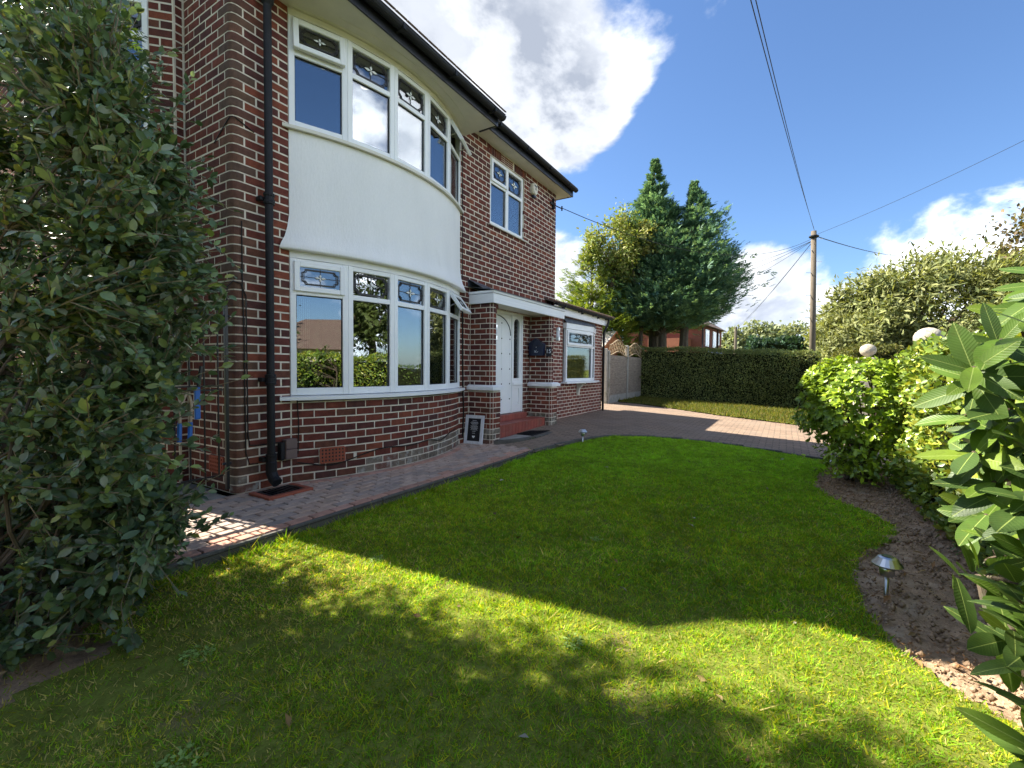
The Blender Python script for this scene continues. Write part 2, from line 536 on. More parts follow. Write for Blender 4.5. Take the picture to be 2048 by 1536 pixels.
def LAWN_IN(x, y):
    """lawn outline, frayed towards the shrub on the left"""
    k = sm(-np.asarray(x, float), .9, 1.4)
    return _LAWN(x + k * .35 * (hash_noise(x, y, 4.5, 51) - .5) + k * .2 * (hash_noise(x, y, 13, 52) - .5), y + k * .35 * (hash_noise(x, y, 4.5, 53) - .5) + k * .2 * (hash_noise(x, y, 13, 54) - .5))




def build_ground():
    e = np.concatenate([-np.geomspace(400, 14, 12), np.linspace(-12, 26, 77), np.geomspace(28, 400, 12)])
    f = np.concatenate([-np.geomspace(400, 16, 12), np.linspace(-14, 12, 53), np.geomspace(14, 400, 12)])
    grid_sheet('ground', e, f, lambda x, y: np.minimum(zg(x, y), 0) - .16 - .10 * sm(-y, 6.2, 7.5), 'turf_base')
    soil = lambda x, y: zl(x, y) - .012 + .035 * (hash_noise(x, y, 9, 3) - .5) + .022 * (hash_noise(x, y, 25, 4) - .5) + .05 * sm(-y, 4.9, 5.5)
    grid_sheet('flower_bed', np.arange(-4.2, 6.4, .04), np.arange(-6.25, -4.3, .04), soil, 'soil')
    soil2 = lambda x, y: -.082 + .03 * (hash_noise(x, y, 9, 5) - .5) + .02 * (hash_noise(x, y, 25, 6) - .5)
    grid_sheet('shrub_bed', np.arange(-4.4, 0.02, .05), np.arange(-2.9, 4.0, .05), soil2, 'soil', lambda x, y: (y > -.02) | (y < -1.25) | (x < -3.0))
    # block paved drive
    dpoly = [(3.55, -1.27), (4.6, -1.42), (5.45, -1.72), (5.95, -2.35), (6.15, -3.3), (5.95, -4.4), (5.75, -5.0), (5.4, -6.4), (9.9, -6.4),
             (10.25, -4.95), (11.0, -2.8), (12.2, -.4), (12.3, 3.5), (9.0, 3.5), (9.0, .3), (3.55, .3)]
    grid_sheet('drive', np.arange(3.4, 12.5, .1), np.arange(-6.5, 3.6, .1), lambda x, y: zg(x, y) - .006 + .006 * (hash_noise(x, y, 1.2, 8) - .5), 'drive_blocks', in_poly(dpoly))
    grid_sheet('path_bed', np.arange(-3.2, 3.75, .15), np.arange(-1.25, .5, .1), lambda x, y: zg(x, y) - .012, 'joint_sand',
               lambda x, y: (y < 0.02) | (x > 0))
    struct(obj('side_passage', MB().box(-1.35, .0, -.02, 7.0, -.2, -.012), 'concrete'))
    # street
    s = MB().box(-60, 90, -8.2, -6.45, -.4, -.14)
    struct(obj('pavement', s, 'concrete'))
    s = MB().box(-60, 90, -14.2, -8.25, -.5, -.24)
    struct(obj('road', s, 'asphalt'))


build_ground()

grid_sheet('lawn', np.arange(-4.3, 6.4, .06), np.arange(-6.3, -1.2, .06),
           lambda x, y: zl(x, y) + .012 + .012 * (hash_noise(x, y, 2.2, 12) - .5), 'turf_base', LAWN_IN)
VERGE = [(12.35, -.35), (10.9, -3.0), (10.3, -4.95), (10.0, -5.6), (16.2, -5.6), (16.2, .9), (12.4, .9)]
VERGE_IN = in_poly(VERGE)
grid_sheet('verge', np.arange(9.9, 16.3, .15), np.arange(-5.7, 1.0, .15), lambda x, y: zg(x, y) + .02 + .03 * (hash_noise(x, y, 2, 13) - .5), 'turf_base', VERGE_IN)


def grass_blades():
    pts, wid, hgt = [], [], []
    def scatter(n, x0, x1, y0, y1, near, far, w, h, inside):
        x = RNG.uniform(x0, x1, n); y = RNG.uniform(y0, y1, n)
        jx = x + RNG.normal(0, .018, n); jy = y + RNG.normal(0, .018, n)
        d = np.hypot(x - CAM[0], y - CAM[1])
        ang = np.arctan2(y - CAM[1], x - CAM[0]) - YAW
        ang = (ang + PI) % (2 * PI) - PI
        k = inside(jx, jy) & (d >= near) & (d < far) & ((np.abs(ang) < 1.06) | (d < 1.3))
        x, y = x[k], y[k]
        pts.append(np.stack([x, y], -1)); wid.append(np.full(len(x), w)); hgt.append(np.full(len(x), h))
    scatter(620000, -4.0, 1.6, -6.2, -1.2, 0.6, 2.6, .0024, .015, LAWN_IN)
    scatter(560000, -2.6, 3.0, -6.2, -1.2, 2.6, 4.4, .0034, .017, LAWN_IN)
    scatter(420000, -2.0, 6.2, -5.3, -1.2, 4.4, 9.5, .0050, .018, LAWN_IN)
    old = in_poly([(-1.15, -1.26), (-1.15, -2.4), (-4.2, -3.0), (-4.2, -2.2), (-2.2, -1.75), (-1.6, -1.5)])
    scatter(16000, -3.6, -1.0, -3.0, -1.25, .6, 4.5, .0024, .017, old)
    P = np.concatenate(pts); W = np.concatenate(wid); H = np.concatenate(hgt)
    x, y = P[:, 0], P[:, 1]
    # bare and scuffed patches, thin turf under the shrub
    thin = sm(np.hypot((x + 1.75) / 1.15, (y + 1.85) / .6), 1.35, .5) * .85 * (.55 + .6 * hash_noise(x, y, 5, 36))
    bare = np.zeros(len(x))
    for bx, by, br in [(-.93, -2.62, .10), (-.82, -2.60, .07), (-1.42, -2.92, .045), (-.02, -1.42, .06), (.15, -1.36, .05), (.5, -1.5, .05), (-1.15, -2.3, .08), (-.6, -3.1, .04)]:
        bare = np.maximum(bare, .9 * sm(np.hypot(x - bx, (y - by) * 1.5), br * 1.4, br * .5))
    keep = RNG.random(len(x)) > np.maximum(np.maximum(thin, bare), .28 * (hash_noise(x, y, 7, 21) > .66))
    x, y, W, H = x[keep], y[keep], W[keep], H[keep]
    n = len(x)
    edge = sm(-y, 1.42, 1.27)                                  # longer tufts against the edging
    tuft = hash_noise(x, y, 11, 22) + .9 * (hash_noise(x, y, 3.3, 24) > .80) * hash_noise(x, y, 17, 25)
    h = H * (RNG.gamma(6, 1 / 6, n)) * (.72 + .55 * tuft) * (1 + 1.1 * edge * (hash_noise(x, y, 5, 23) > .42))
    w = W * RNG.uniform(.8, 1.7, n)
    a = RNG.uniform(0, 2 * PI, n); b = RNG.uniform(0, 2 * PI, n)
    lean = h * np.abs(RNG.normal(.95, .5, n))
    z = zl(x, y) + .008 + .012 * (hash_noise(x, y, 2.2, 12) - .5)
    base = np.stack([x, y, z], -1)
    s = np.stack([np.cos(a) * w, np.sin(a) * w, np.zeros(n)], -1)
    tip = base + np.stack([np.cos(b) * lean, np.sin(b) * lean, h], -1)
    V = np.stack([base - s, base + s, tip], 1).reshape(-1, 3)
    F = np.arange(3 * n).reshape(-1, 3)
    g = np.array([[.23, .44, .020], [.43, .55, .022], [.62, .57, .033], [.68, .55, .20]])
    patch = hash_noise(x, y, 1.6, 31) * .6 + hash_noise(x, y, 5, 32) * .4
    dry = hash_noise(x, y, 3.1, 33)
    u = RNG.random(n)
    idx = np.where(u < .58 - .55 * (patch - .5), 0, np.where(u < .80, 1, np.where(u < .955 - .08 * (dry > .6), 2, 3)))
    straw = (RNG.random(n) < (.36 * sm(np.hypot((x + 1.7) / 1.5, (y + 2.0) / .95), 1.3, .6)) * (.4 + .9 * hash_noise(x, y, 4, 35)))
    idx = np.where(straw, 3, idx)
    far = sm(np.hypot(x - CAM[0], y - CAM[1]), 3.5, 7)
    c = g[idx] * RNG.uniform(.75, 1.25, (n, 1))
    sky_lift = np.array([.31, .60, .032])  # farther blades coloured brighter, standing in for more open sky light
    c = c * (1 - .7 * far[:, None]) + sky_lift * .7 * far[:, None]
    c *= (.62 + .62 * hash_noise(x, y, 26, 37) + .25 * (hash_noise(x, y, 9, 38) - .5))[:, None]
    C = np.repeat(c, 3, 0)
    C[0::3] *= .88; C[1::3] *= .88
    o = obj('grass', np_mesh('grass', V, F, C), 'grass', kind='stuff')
    tag(o, 'short mown lawn grass, striped by sun and shade', 'grass')
    # verge by the far hedge
    n = 60000
    x = RNG.uniform(10, 16, n); y = RNG.uniform(-5.6, .9, n)
    k = VERGE_IN(x + RNG.normal(0, .06, n), y)
    x, y = x[k], y[k]; n = len(x)
    a = RNG.uniform(0, 2 * PI, n)
    h = RNG.gamma(4, 1 / 4, n) * .05
    base = np.stack([x, y, zg(x, y) + .01], -1)
    s = np.stack([np.cos(a), np.sin(a), np.zeros(n)], -1) * .012
    tip = base + np.stack([RNG.normal(0, .03, n), RNG.normal(0, .03, n), h], -1)
    V = np.stack([base - s, base + s, tip], 1).reshape(-1, 3)
    g = np.array([[.07, .11, .015], [.13, .14, .025], [.20, .17, .05]])
    C = np.repeat(g[RNG.integers(0, 3, n)] * RNG.uniform(.7, 1.3, (n, 1)), 3, 0)
    o = obj('grass', np_mesh('verge_grass', V, np.arange(3 * n).reshape(-1, 3), C), 'grass', kind='stuff')
    tag(o, 'dry rough grass strip in front of the far hedge', 'grass')


grass_blades()


def build_path():
    """block pavers of the path; the near ones are pieces of their own"""
    path = struct(obj('path', MB().box(-3.1, 3.6, -1.18, -1.17, -.06, -.02), 'joint_sand'))
    tones = [(.44, .33, .265), (.41, .315, .26), (.37, .29, .245), (.43, .305, .235), (.33, .265, .23), (.46, .345, .275)]
    edge = [(.46, .26, .19), (.42, .235, .175), (.50, .29, .22)]
    meshes = {}
    def paver_mesh(L, W, c):
        k = (round(L, 3), round(W, 3), c)
        if k not in meshes:
            m = MB().cbox(-L / 2, L / 2, -W / 2, W / 2, -.05, 0, .006).mesh('paver')
            colour(m, c)
            m.materials.append(MATS['paver'])
            meshes[k] = m
        return meshes[k]
    lst = []
    y = -1.168
    row = 0
    while y < .30:
        W = .088
        x = -3.0 - (.1 if row % 2 else 0)
        while x < 4.3:
            L = .187
            cx, cy = x + L / 2, y + W / 2
            inbay = (cx - 1.95) ** 2 + (cy - 2.625) ** 2 < 2.86 ** 2 and .6 < cx < 3.3
            lim = 4.25 + .12 * row if row < 8 else 3.55
            ok = cx < 3.6 and not (cy > -.02 and cx > .0) and not inbay and not (cy > .0)
            if ok:
                c = random.choice(edge if row == 0 or (row == 1 and random.random() < .12) else tones)
                lst.append((paver_mesh(L, W, c), cx + random.uniform(-.002, .002), cy, float(zg(cx, cy)) + random.uniform(-.002, .002), random.uniform(-.012, .012)))
            x += .2
        y += .1
        row += 1
    # border course that follows the foot of the bay
    for k in range(15):
        a = -.47 + .94 * k / 14
        R = 3.06
        lst.append((paver_mesh(.197, .098, random.choice(edge)), 1.95 + R * math.sin(a), 2.625 - R * math.cos(a), .0045, a))
    def score(q):
        px, py, z = project((q[1], q[2], q[3]))
        vis = z > .1 and 200 < px < 1900 and py < 1600
        return (0 if vis else 1000) + z
    lst.sort(key=score)
    for me, x, y, z, r in lst[:300]:
        obj('paver', me, None, path, (x, y, z), r)
    if len(lst) > 300:
        V, F, C = [], [], []
        for me, x, y, z, r in lst[300:]:
            b = len(V)
            c, s = math.cos(r), math.sin(r)
            V += [(x + c * v.co.x - s * v.co.y, y + s * v.co.x + c * v.co.y, z + v.co.z) for v in me.vertices]
            F += [tuple(b + i for i in p.vertices) for p in me.polygons]
            C += [tuple(me.color_attributes['Col'].data[0].color)] * len(me.vertices)
        me = bpy.data.meshes.new('pavers')
        me.from_pydata(V, [], F)
        me.color_attributes.new('Col', 'FLOAT_COLOR', 'POINT').data.foreach_set('color', np.array(C, np.float32).ravel())
        obj('pavers', me, 'paver', path, kind='stuff')
    # concrete edging between path and lawn
    ed = thing('lawn_edging', 'low dark concrete edging between the paved path and the lawn', 'edging', (-3, -1.2, 0))
    x = -3.0
    while x < 3.5:
        m = MB().cbox(-.452, .452, -.018, .018, -.18, .008 + random.uniform(-.004, .004), .006)
        obj('edging_stone', m, 'kerb', ed, (x + .455, -1.222, 0), random.uniform(-.006, .006))
        x += .913
    c = [(3.55, -1.235), (4.1, -1.31), (4.6, -1.42), (5.05, -1.55), (5.43, -1.74), (5.72, -2.04), (5.92, -2.4), (6.05, -2.85), (6.11, -3.3), (6.07, -3.8), (5.94, -4.35), (5.72, -4.95)]
    for p, q in zip(c, c[1:]):
        L = math.hypot(q[0] - p[0], q[1] - p[1])
        a = math.atan2(q[1] - p[1], q[0] - p[0])
        mx, my = (p[0] + q[0]) / 2, (p[1] + q[1]) / 2
        obj('edging_stone', MB().cbox(-L / 2, L / 2, -.022, .022, -.15, .008, .006), 'kerb', ed, (mx, my, float(zg(mx, my))), a)


build_path()

# ------------------------------------------------------------------ the house
C = .08318                      # brick course
house = thing('brick_house', 'two storey dark red brick house with white curved bay windows and a porch', 'house', (3.3, 0, 0))
TONES = [(.140, .042, .031), (.118, .038, .031), (.092, .034, .030), (.165, .048, .032), (.125, .050, .034), (.085, .036, .032), (.150, .044, .031), (.112, .041, .033), (.20, .060, .036)]
TONES_CORNER = [(.120, .070, .048), (.105, .066, .05), (.14, .07, .048), (.115, .055, .042)]
TONES_NEW = [(.175, .055, .040), (.155, .05, .038), (.195, .062, .044), (.14, .05, .04)]
TONES_FOOT = [(.165, .13, .10), (.19, .16, .13), (.135, .115, .09), (.17, .09, .07)]
BRICKS = []                     # (mesh, loc, rz)
BM = {}


def brick_mesh(L, tone, h=C - .013, mat='brick', dep=.045):
    k = ('s', round(L, 3), tone, round(h, 4), mat)
    if k not in BM:
        a, b = L / 2, h / 2
        e = .004
        vs = [(-a, dep, -b), (a, dep, -b), (a, dep, b), (-a, dep, b), (-a, e, -b), (a, e, -b), (a, e, b), (-a, e, b),
              (-a + e, 0, -b + e), (a - e, 0, -b + e), (a - e, 0, b - e), (-a + e, 0, b - e)]
        fs = [(8, 9, 10, 11)]
        for i in range(4):
            j = (i + 1) % 4
            fs += [(4 + i, 4 + j, 8 + j, 8 + i), (i, j, 4 + j, 4 + i)]
        me = bpy.data.meshes.new('brick')
        me.from_pydata(vs, [], fs)
        colour(me, tone)
        me.materials.append(MATS[mat])
        BM[k] = me
    return BM[k]


def corner_mesh(front, side, tone, r=.06, h=C - .013, mat='brick'):
    """bullnose corner brick: one leg along +x (facing -y), one along +y (facing -x)"""
    k = ('c', front, side, tone, mat)
    if k not in BM:
        out = [(0, side)] + [(r - r * math.cos(t), r - r * math.sin(t)) for t in np.linspace(0, PI / 2, 7)] + [(front, 0)]
        d = .045
        inn = [(d, side)] + [(r - max(.012, r - d) * math.cos(t), r - max(.012, r - d) * math.sin(t)) for t in np.linspace(0, PI / 2, 7)] + [(front, d)]
        n = len(out)
        vs = [(p[0], p[1], z) for z in (-h / 2, h / 2) for p in out] + [(p[0], p[1], z) for z in (-h / 2, h / 2) for p in inn]
        fs = []
        for i in range(n - 1):
            fs.append((i, i + 1, n + i + 1, n + i))
            fs.append((2 * n + i, i + 0, i + 1, 2 * n + i + 1)[::-1])
            fs.append((n + i, n + i + 1, 3 * n + i + 1, 3 * n + i))
        fs += [(0, n, 3 * n, 2 * n), (n - 1, 3 * n - 1, 4 * n - 1, 2 * n - 1)]
        me = bpy.data.meshes.new('brick')
        me.from_pydata(vs, [], fs)
        colour(me, tone)
        me.materials.append(MATS[mat])
        BM[k] = me
    return BM[k]


def pick(tones, w0=.5):
    return tones[0] if random.random() < .18 else random.choice(tones)


def lay(x, y, z, rz, L, tones=TONES, h=C - .013, mat='brick', wall=0):
    BRICKS.append((brick_mesh(L, pick(tones), h, mat), (x + random.uniform(-.0012, .0012), y + random.uniform(-.0012, .0012), z + random.uniform(-.001, .001)),
                   rz + random.uniform(-.004, .004), wall))


def fill_row(s0, s1, off, step=.225, gap=.013):
    """pieces (centre, length) between s0 and s1 with joints at off + k*step"""
    out = []
    k = math.floor((s0 - off) / step)
    while True:
        a, b = off + k * step, off + (k + 1) * step
        k += 1
        if a >= s1:
            break
        a, b = max(a + (gap / 2), s0), min(b - gap / 2, s1)
        if b - a > .025:
            out.append(((a + b) / 2, b - a))
    return out


def cut(s0, s1, z, holes):
    segs = [(s0, s1)]
    for h0, h1, z0, z1 in holes:
        if z0 < z < z1:
            n = []
            for a, b in segs:
                if h1 <= a or h0 >= b:
                    n.append((a, b))
                else:
                    if a < h0: n.append((a, h0))
                    if b > h1: n.append((h1, b))
            segs = n
    return segs


def straight_wall(p, rz, s0, s1, z0, z1, holes=(), gauge=C, off=0.0, tones=TONES, wall=0, half=.1125, foot=0):
    n = int(round((z1 - z0) / gauge))
    for j in range(n):
        z = z0 + (j + .5) * gauge
        for a, b in cut(s0, s1, z, holes):
            for c, L in fill_row(a, b, off + (half if j % 2 else 0)):
                f = j < foot and random.random() < (.9 if j < foot - 1 else .5)
                lay(p[0] + math.cos(rz) * c, p[1] + math.sin(rz) * c, z, rz, round(L / .006) * .006, TONES_FOOT if f else tones, gauge - .0125, 'grey_brick' if f else 'brick', wall)


NC = 60                       # courses to the soffit
# left corner: bullnose bricks, short front return, side wall
for j in range(NC):
    z = (j + .5) * C
    even = j % 2 == 0
    f, s = (.215, .1025) if even else (.1025, .215)
    foot = j < 2
    BRICKS.append((corner_mesh(f, s, random.choice(TONES_FOOT if foot else TONES_CORNER), mat='grey_brick' if foot else 'brick'), (0, 0, z), 0, 0))
    for c, L in fill_row(f + .0105, .548, .225 if even else .1125):
        lay(c, 0, z, 0, L, TONES if random.random() > .1 else [TONES[8]])
    for c, L in fill_row(s + .0105, .865, .1125 if even else .225):
        lay(0, c, z, -PI / 2, L, TONES[:6], wall=1)
# set-back return and the splayed wall with its window
for j in range(NC):
    z = (j + .5) * C
    even = j % 2 == 0
    for c, L in fill_row(.012, .075 if even else .075, 0):
        lay(-.045, .87, z, 0, .06, wall=1)
    if not (3.42 < z < 4.78) or True:
        L1 = .10 if even else .2
        t = .012
        lim = .66 if (z < 3.42 or z > 4.78) else .215
        while t < lim - .01:
            L = min(L1, lim - t)
            if L > .02:
                cx = t + L / 2
                lay(-.09 - cx * .7071, .87 + cx * .7071, z, -PI / 4, L, wall=1)
            t += L1 + .0105
            L1 = .215
straight_wall((-.555, 6.0), -PI / 2, 0, 4.66, 0, NC * C, wall=1)
# front wall right of the bay
WIN2 = (4.185, 5.345, 3.64, 4.98)
straight_wall((0, 0), 0, 3.35, 3.635, 0, 27 * C, tones=TONES, wall=2)
straight_wall((0, 0), 0, 3.35, 6.735, 27 * C, NC * C, [WIN2], off=.02, wall=2)
k = 0
x = 4.12
while x < 5.42:              # brick-on-end arch above the upper window
    mid = 4.52 < x < 4.98
    if not mid:
        BRICKS.append((brick_mesh(.145, random.choice(TONES[:6]), .064), (x, -.004, 4.905), 0, 'v'))
    x += .0735
for i in range(4):           # small flat tile panel in the middle of the arch
    for c in np.arange(4.555, 4.97, .145):
        BRICKS.append((brick_mesh(.135, random.choice(TONES_NEW), .026), (c, -.003, 4.848 + i * .036), 0, 2))
# curved bay foot
BR, BCX, BCY, BH = 2.975, 1.95, 2.625, math.asin(1.4 / 2.975)
BAYW = 10
for j in range(BAYW + 1):
    z = (j + .5) * C
    if j == BAYW:
        break
    arc = 2 * BH * BR
    for c, L in fill_row(.01, arc - .01, .1125 if j % 2 else 0):
        if .27 < c < .55 and 2.2 * C < z < 4 * C - .001:
            if c - L / 2 < .27 or c + L / 2 > .56:
                pass
            else:
                continue
        a = -BH + c / BR
        if j in (2, 3) and abs(c - .41) < .21:
            continue
        foot = (j < 2 and c > .75) or (j == 2 and c > 1.7)
        lay(BCX + BR * math.sin(a), BCY - BR * math.cos(a), z, a, L, TONES_FOOT if foot else TONES, mat='grey_brick' if foot else 'brick', wall=3)
for j in (2, 3):             # pieces either side of the air brick
    z = (j + .5) * C
    for c, L in ((.142, .255), (.60, .09 if j == 2 else .1), ):
        a = -BH + c / BR
        lay(BCX + BR * math.sin(a), BCY - BR * math.cos(a), z, a, L, wall=3)
# porch piers
def pier(xl, xr, xr_low, yf, zb, front_low):
    j0 = int(round(zb / C))
    for j in range(j0, 27):
        z = (j + .5) * C
        low = z < .86
        x0, y0, x1 = (xl - .04, yf - .04, xr_low) if low else (xl, yf, xr)
        if .86 < z < .94:
            continue
        even = j % 2 == 0
        s = .215 if even else .1025
        f = round(x1 - x0 + .003, 3) if not (low and not even) else .1025
        foot = j - j0 < 3
        BRICKS.append((corner_mesh(f, s, random.choice(TONES_FOOT if foot else TONES), mat='grey_brick' if foot else 'brick'), (x0, y0, z), 0, 4))
        if low and x1 - x0 - f > .03:
            lay(x0 + f + .012 + (x1 - x0 - f - .009) / 2, y0, z, 0, x1 - x0 - f - .009, TONES_FOOT if foot else TONES, mat='grey_brick' if foot else 'brick', wall=4)
        for c, L in fill_row(s + .0105, -y0 - .005 + (.06 if xl > 5 else 0), s + .005 if even else s + .005):
            lay(x0, y0 + c, z, -PI / 2, L, TONES_FOOT if foot else TONES, mat='grey_brick' if foot else 'brick', wall=4)


pier(3.64, 3.76, 3.84, -.42, 0, 0)
pier(5.73, 5.85, 5.96, -.41, .08, 0)
straight_wall((0, .06), 0, 5.43, 5.73, 3 * C, 27 * C, wall=4)
# garage extension, smaller newer bricks
GY = -.15
GW = (6.86, 8.74, .90, 2.235)
straight_wall((0, GY), 0, 5.86, 9.35, .06, 2.46, [GW], gauge=.075, tones=TONES_NEW, wall=5)


def house_bricks():
    mort = MB()
    I = .003
    mort.prism([(I + .055, I), (.55, I), (.55, .1), (.1, .1), (.1, .87 + I), (I, .87 + I), (I, I + .055), (I + .016, I + .016)], 0, 5.0)
    mort.prism([(.0, .87 + I), (-.09, .87 + I), (-.09 - .155, .87 + .155 + I), (-.16, 1.13), (.0, 1.0)], 0, 5.0)
    mort.box(3.35, 3.64, I, .1, 0, 27 * C)
    mort.box(3.35, WIN2[0], I, .1, 27 * C, 5.0)
    mort.box(WIN2[1], 6.73, I, .1, 27 * C, 5.0)
    mort.box(WIN2[0], WIN2[1], I, .1, 27 * C, WIN2[2])
    mort.box(WIN2[0], WIN2[1], I, .1, 4.825, 5.0)
    n = 24
    o = [(BCX + (BR - I) * math.sin(a), BCY - (BR - I) * math.cos(a)) for a in np.linspace(-BH, BH, n)]
    q = [(BCX + (BR - .12) * math.sin(a), BCY - (BR - .12) * math.cos(a)) for a in np.linspace(BH, -BH, n)]
    mort.prism(o + q, 0, BAYW * C + .02)
    for x0, xr, xl2, y0, b in ((3.64, 3.76, 3.84, -.42, 0), (5.73, 5.85, 5.96, -.41, .08)):
        yb = .005 if x0 < 5 else .055
        cc = .035
        a_, b_ = x0 + I, y0 + I
        mort.prism([(a_ + cc, b_), (xr - .012, b_), (xr - .012, yb), (a_, yb), (a_, b_ + cc)], .90, 2.26)
        a_, b_ = x0 - .04 + I, y0 - .04 + I
        mort.prism([(a_ + cc, b_), (xl2 - .012, b_), (xl2 - .012, yb), (a_, yb), (a_, b_ + cc)], b, .88)
    mort.box(5.43, 5.73, .06 + I, .12, .2, 2.26)
    mort.box(5.86, GW[0], GY + I, GY + .1, 0, 2.47)
    mort.box(GW[1], 9.35, GY + I, GY + .1, 0, 2.47)
    mort.box(GW[0], GW[1], GY + I, GY + .1, 0, GW[2])
    mort.box(GW[0], GW[1], GY + I, GY + .1, GW[3], 2.47)
    wall = obj('wall', mort, 'mortar', house)
    def score(b):
        px, py, z = project(b[1])
        out = px < 330 or px > 1240 or py < -20 or z < .2
        hid = px < 430 and py > 330
        return (100 if out else 0) + (40 if hid else 0) + z
    BRICKS.sort(key=score)
    def rot(b):
        return Matrix.Rotation(PI / 2, 4, 'Y') if b[3] == 'v' else Matrix.Identity(4)
    for b in BRICKS[:300]:
        o = obj('brick', b[0], None, wall, b[1], b[2])
        if b[3] == 'v':
            o.rotation_euler = (0, PI / 2, 0)
    V, F, K, MI = [], [], [], []
    mats = ['brick', 'grey_brick']
    for b in BRICKS[300:]:
        me = b[0]
        n = len(V)
        T = Matrix.Translation(b[1]) @ Matrix.Rotation(b[2], 4, 'Z') @ rot(b)
        V += [tuple(T @ v.co) for v in me.vertices]
        F += [tuple(n + i for i in p.vertices) for p in me.polygons]
        MI += [mats.index(me.materials[0].name)] * len(me.polygons)
        K += [tuple(me.color_attributes['Col'].data[0].color)] * len(me.vertices)
    me = bpy.data.meshes.new('bricks')
    me.from_pydata(V, [], F)
    me.color_attributes.new('Col', 'FLOAT_COLOR', 'POINT').data.foreach_set('color', np.array(K, np.float32).ravel())
    for m in mats:
        me.materials.append(MATS[m])
    me.polygons.foreach_set('material_index', MI)
    o = obj('bricks', me, None, wall, kind='stuff')


house_bricks()


def house_shell():
    s = MB()
    s.box(.1, .16, .87, 7, 0, 5.0)                       # left side behind the set-back
    s.prism([(-.55, 1.33), (-.47, 1.33), (-.47, 7), (-.55, 7)], 0, 5.0)
    s.box(-.55, 6.73, 6.95, 7.05, 0, 5.0)
    s.box(6.63, 6.729, .1, 7, 0, 5.0)
    s.box(9.25, 9.349, GY + .1, 6, 0, 2.5)
    s.box(6.73, 9.35, 5.95, 6.0, 0, 2.5)
    obj('side_walls', s, 'mortar', house)
    r = MB()
    r.box(.16, 6.6, .1, 3.6, .25, .30)
    r.box(.16, 6.6, .12, 3.6, 2.45, 2.55)
    r.box(.16, 6.6, .12, 3.6, 4.90, 4.95)
    r.box(.16, 6.6, 3.55, 3.6, .3, 4.9)
    r.box(3.5, 3.56, .12, 3.55, .3, 4.9)
    r.box(6.1, 9.25, 2.6, 2.65, .1, 2.5)
    r.box(6.73, 9.25, 0, 2.6, .08, .12)
    r.box(6.73, 9.25, -.04, 2.6, 2.45, 2.49)
    n = 16
    for z in (.27, 2.40, 4.745):
        o = [(BCX + (BR - .06) * math.sin(a), BCY - (BR - .06) * math.cos(a)) for a in np.linspace(-BH, BH, n)]
        r.prism(o + [(3.35, .2), (.55, .2)], z, z + .05)
    obj('rooms', r, 'dark_room', house)


house_shell()


def ribbon(mb, pts, w, y, closed=False, d=.004):
    """flat strip of lead along a 2-D line in the local x-z plane"""
    n = len(pts)
    rng_ = range(n if closed else n - 1)
    for i in rng_:
        a, b = pts[i], pts[(i + 1) % n]
        dx, dz = b[0] - a[0], b[1] - a[1]
        L = math.hypot(dx, dz)
        if L < 1e-5:
            continue
        ex, ez = dx / L * w * .35, dz / L * w * .35
        nx, nz = -dz / L * w / 2, dx / L * w / 2
        P = [(a[0] - ex + nx, a[1] - ez + nz), (a[0] - ex - nx, a[1] - ez - nz), (b[0] + ex - nx, b[1] + ez - nz), (b[0] + ex + nx, b[1] + ez + nz)]
        vs = [(p[0], y - d, p[1]) for p in P] + [(p[0], y + d, p[1]) for p in P]
        mb.add(vs, [(0, 1, 2, 3), (7, 6, 5, 4), (0, 4, 5, 1), (1, 5, 6, 2), (2, 6, 7, 3), (3, 7, 4, 0)])


def bracket_line(a, b, r):
    """rectangle with hollowed, stepped corners"""
    pts = []
    for sx, sz, flip in ((1, 1, 0), (1, -1, 1), (-1, -1, 0), (-1, 1, 1)):
        q = []
        for t in np.linspace(0, PI / 2, 7):
            q.append((sx * (a - r + r * (1 - math.cos(t)) * 1.0) if False else sx * (a - r * math.cos(t)), sz * (b - r * math.sin(t))))
        # from the horizontal edge to the vertical one: t=0 is (a-r,b)
        pts += q if not flip else q[::-1]
    # start: top edge right end, go clockwise
    return pts


def leading(mb, pet, cx, cz, w, h, y):
    a, b = w / 2 - .022, h / 2 - .022
    r = min(a, b) * .42
    o = bracket_line(a, b, r)
    ribbon(mb, [(cx + p[0], cz + p[1]) for p in o], .011, y, True)
    k = .90
    ribbon(mb, [(cx + p[0] * k, cz + p[1] * k) for p in o], .006, y, True)
    s = min(w, h) * .115
    sx = s * (1.25 if w > h * 1.2 else 1.0)
    for dx, dz in ((1, 0), (-1, 0), (0, 1), (0, -1)):
        e = (cx + dx * sx * 2.1, cz + dz * s * 1.7)
        mx, mz = cx + dx * sx * 1.05, cz + dz * s * .85
        px_, pz_ = dz * s * .5, dx * s * .5
        L = [(cx, cz), (mx + px_, mz + pz_), e, (mx - px_, mz - pz_)]
        ribbon(mb, L, .005, y, True)
        ribbon(mb, [e, (cx + dx * w / 2, cz) if dx else (cx, cz + dz * h / 2)], .005, y)
        pet.add([(p[0], y - .006, p[1]) for p in L] + [((cx + e[0]) / 2, y - .012, (cz + e[1]) / 2)], [(0, 1, 4), (1, 2, 4), (2, 3, 4), (3, 0, 4)])


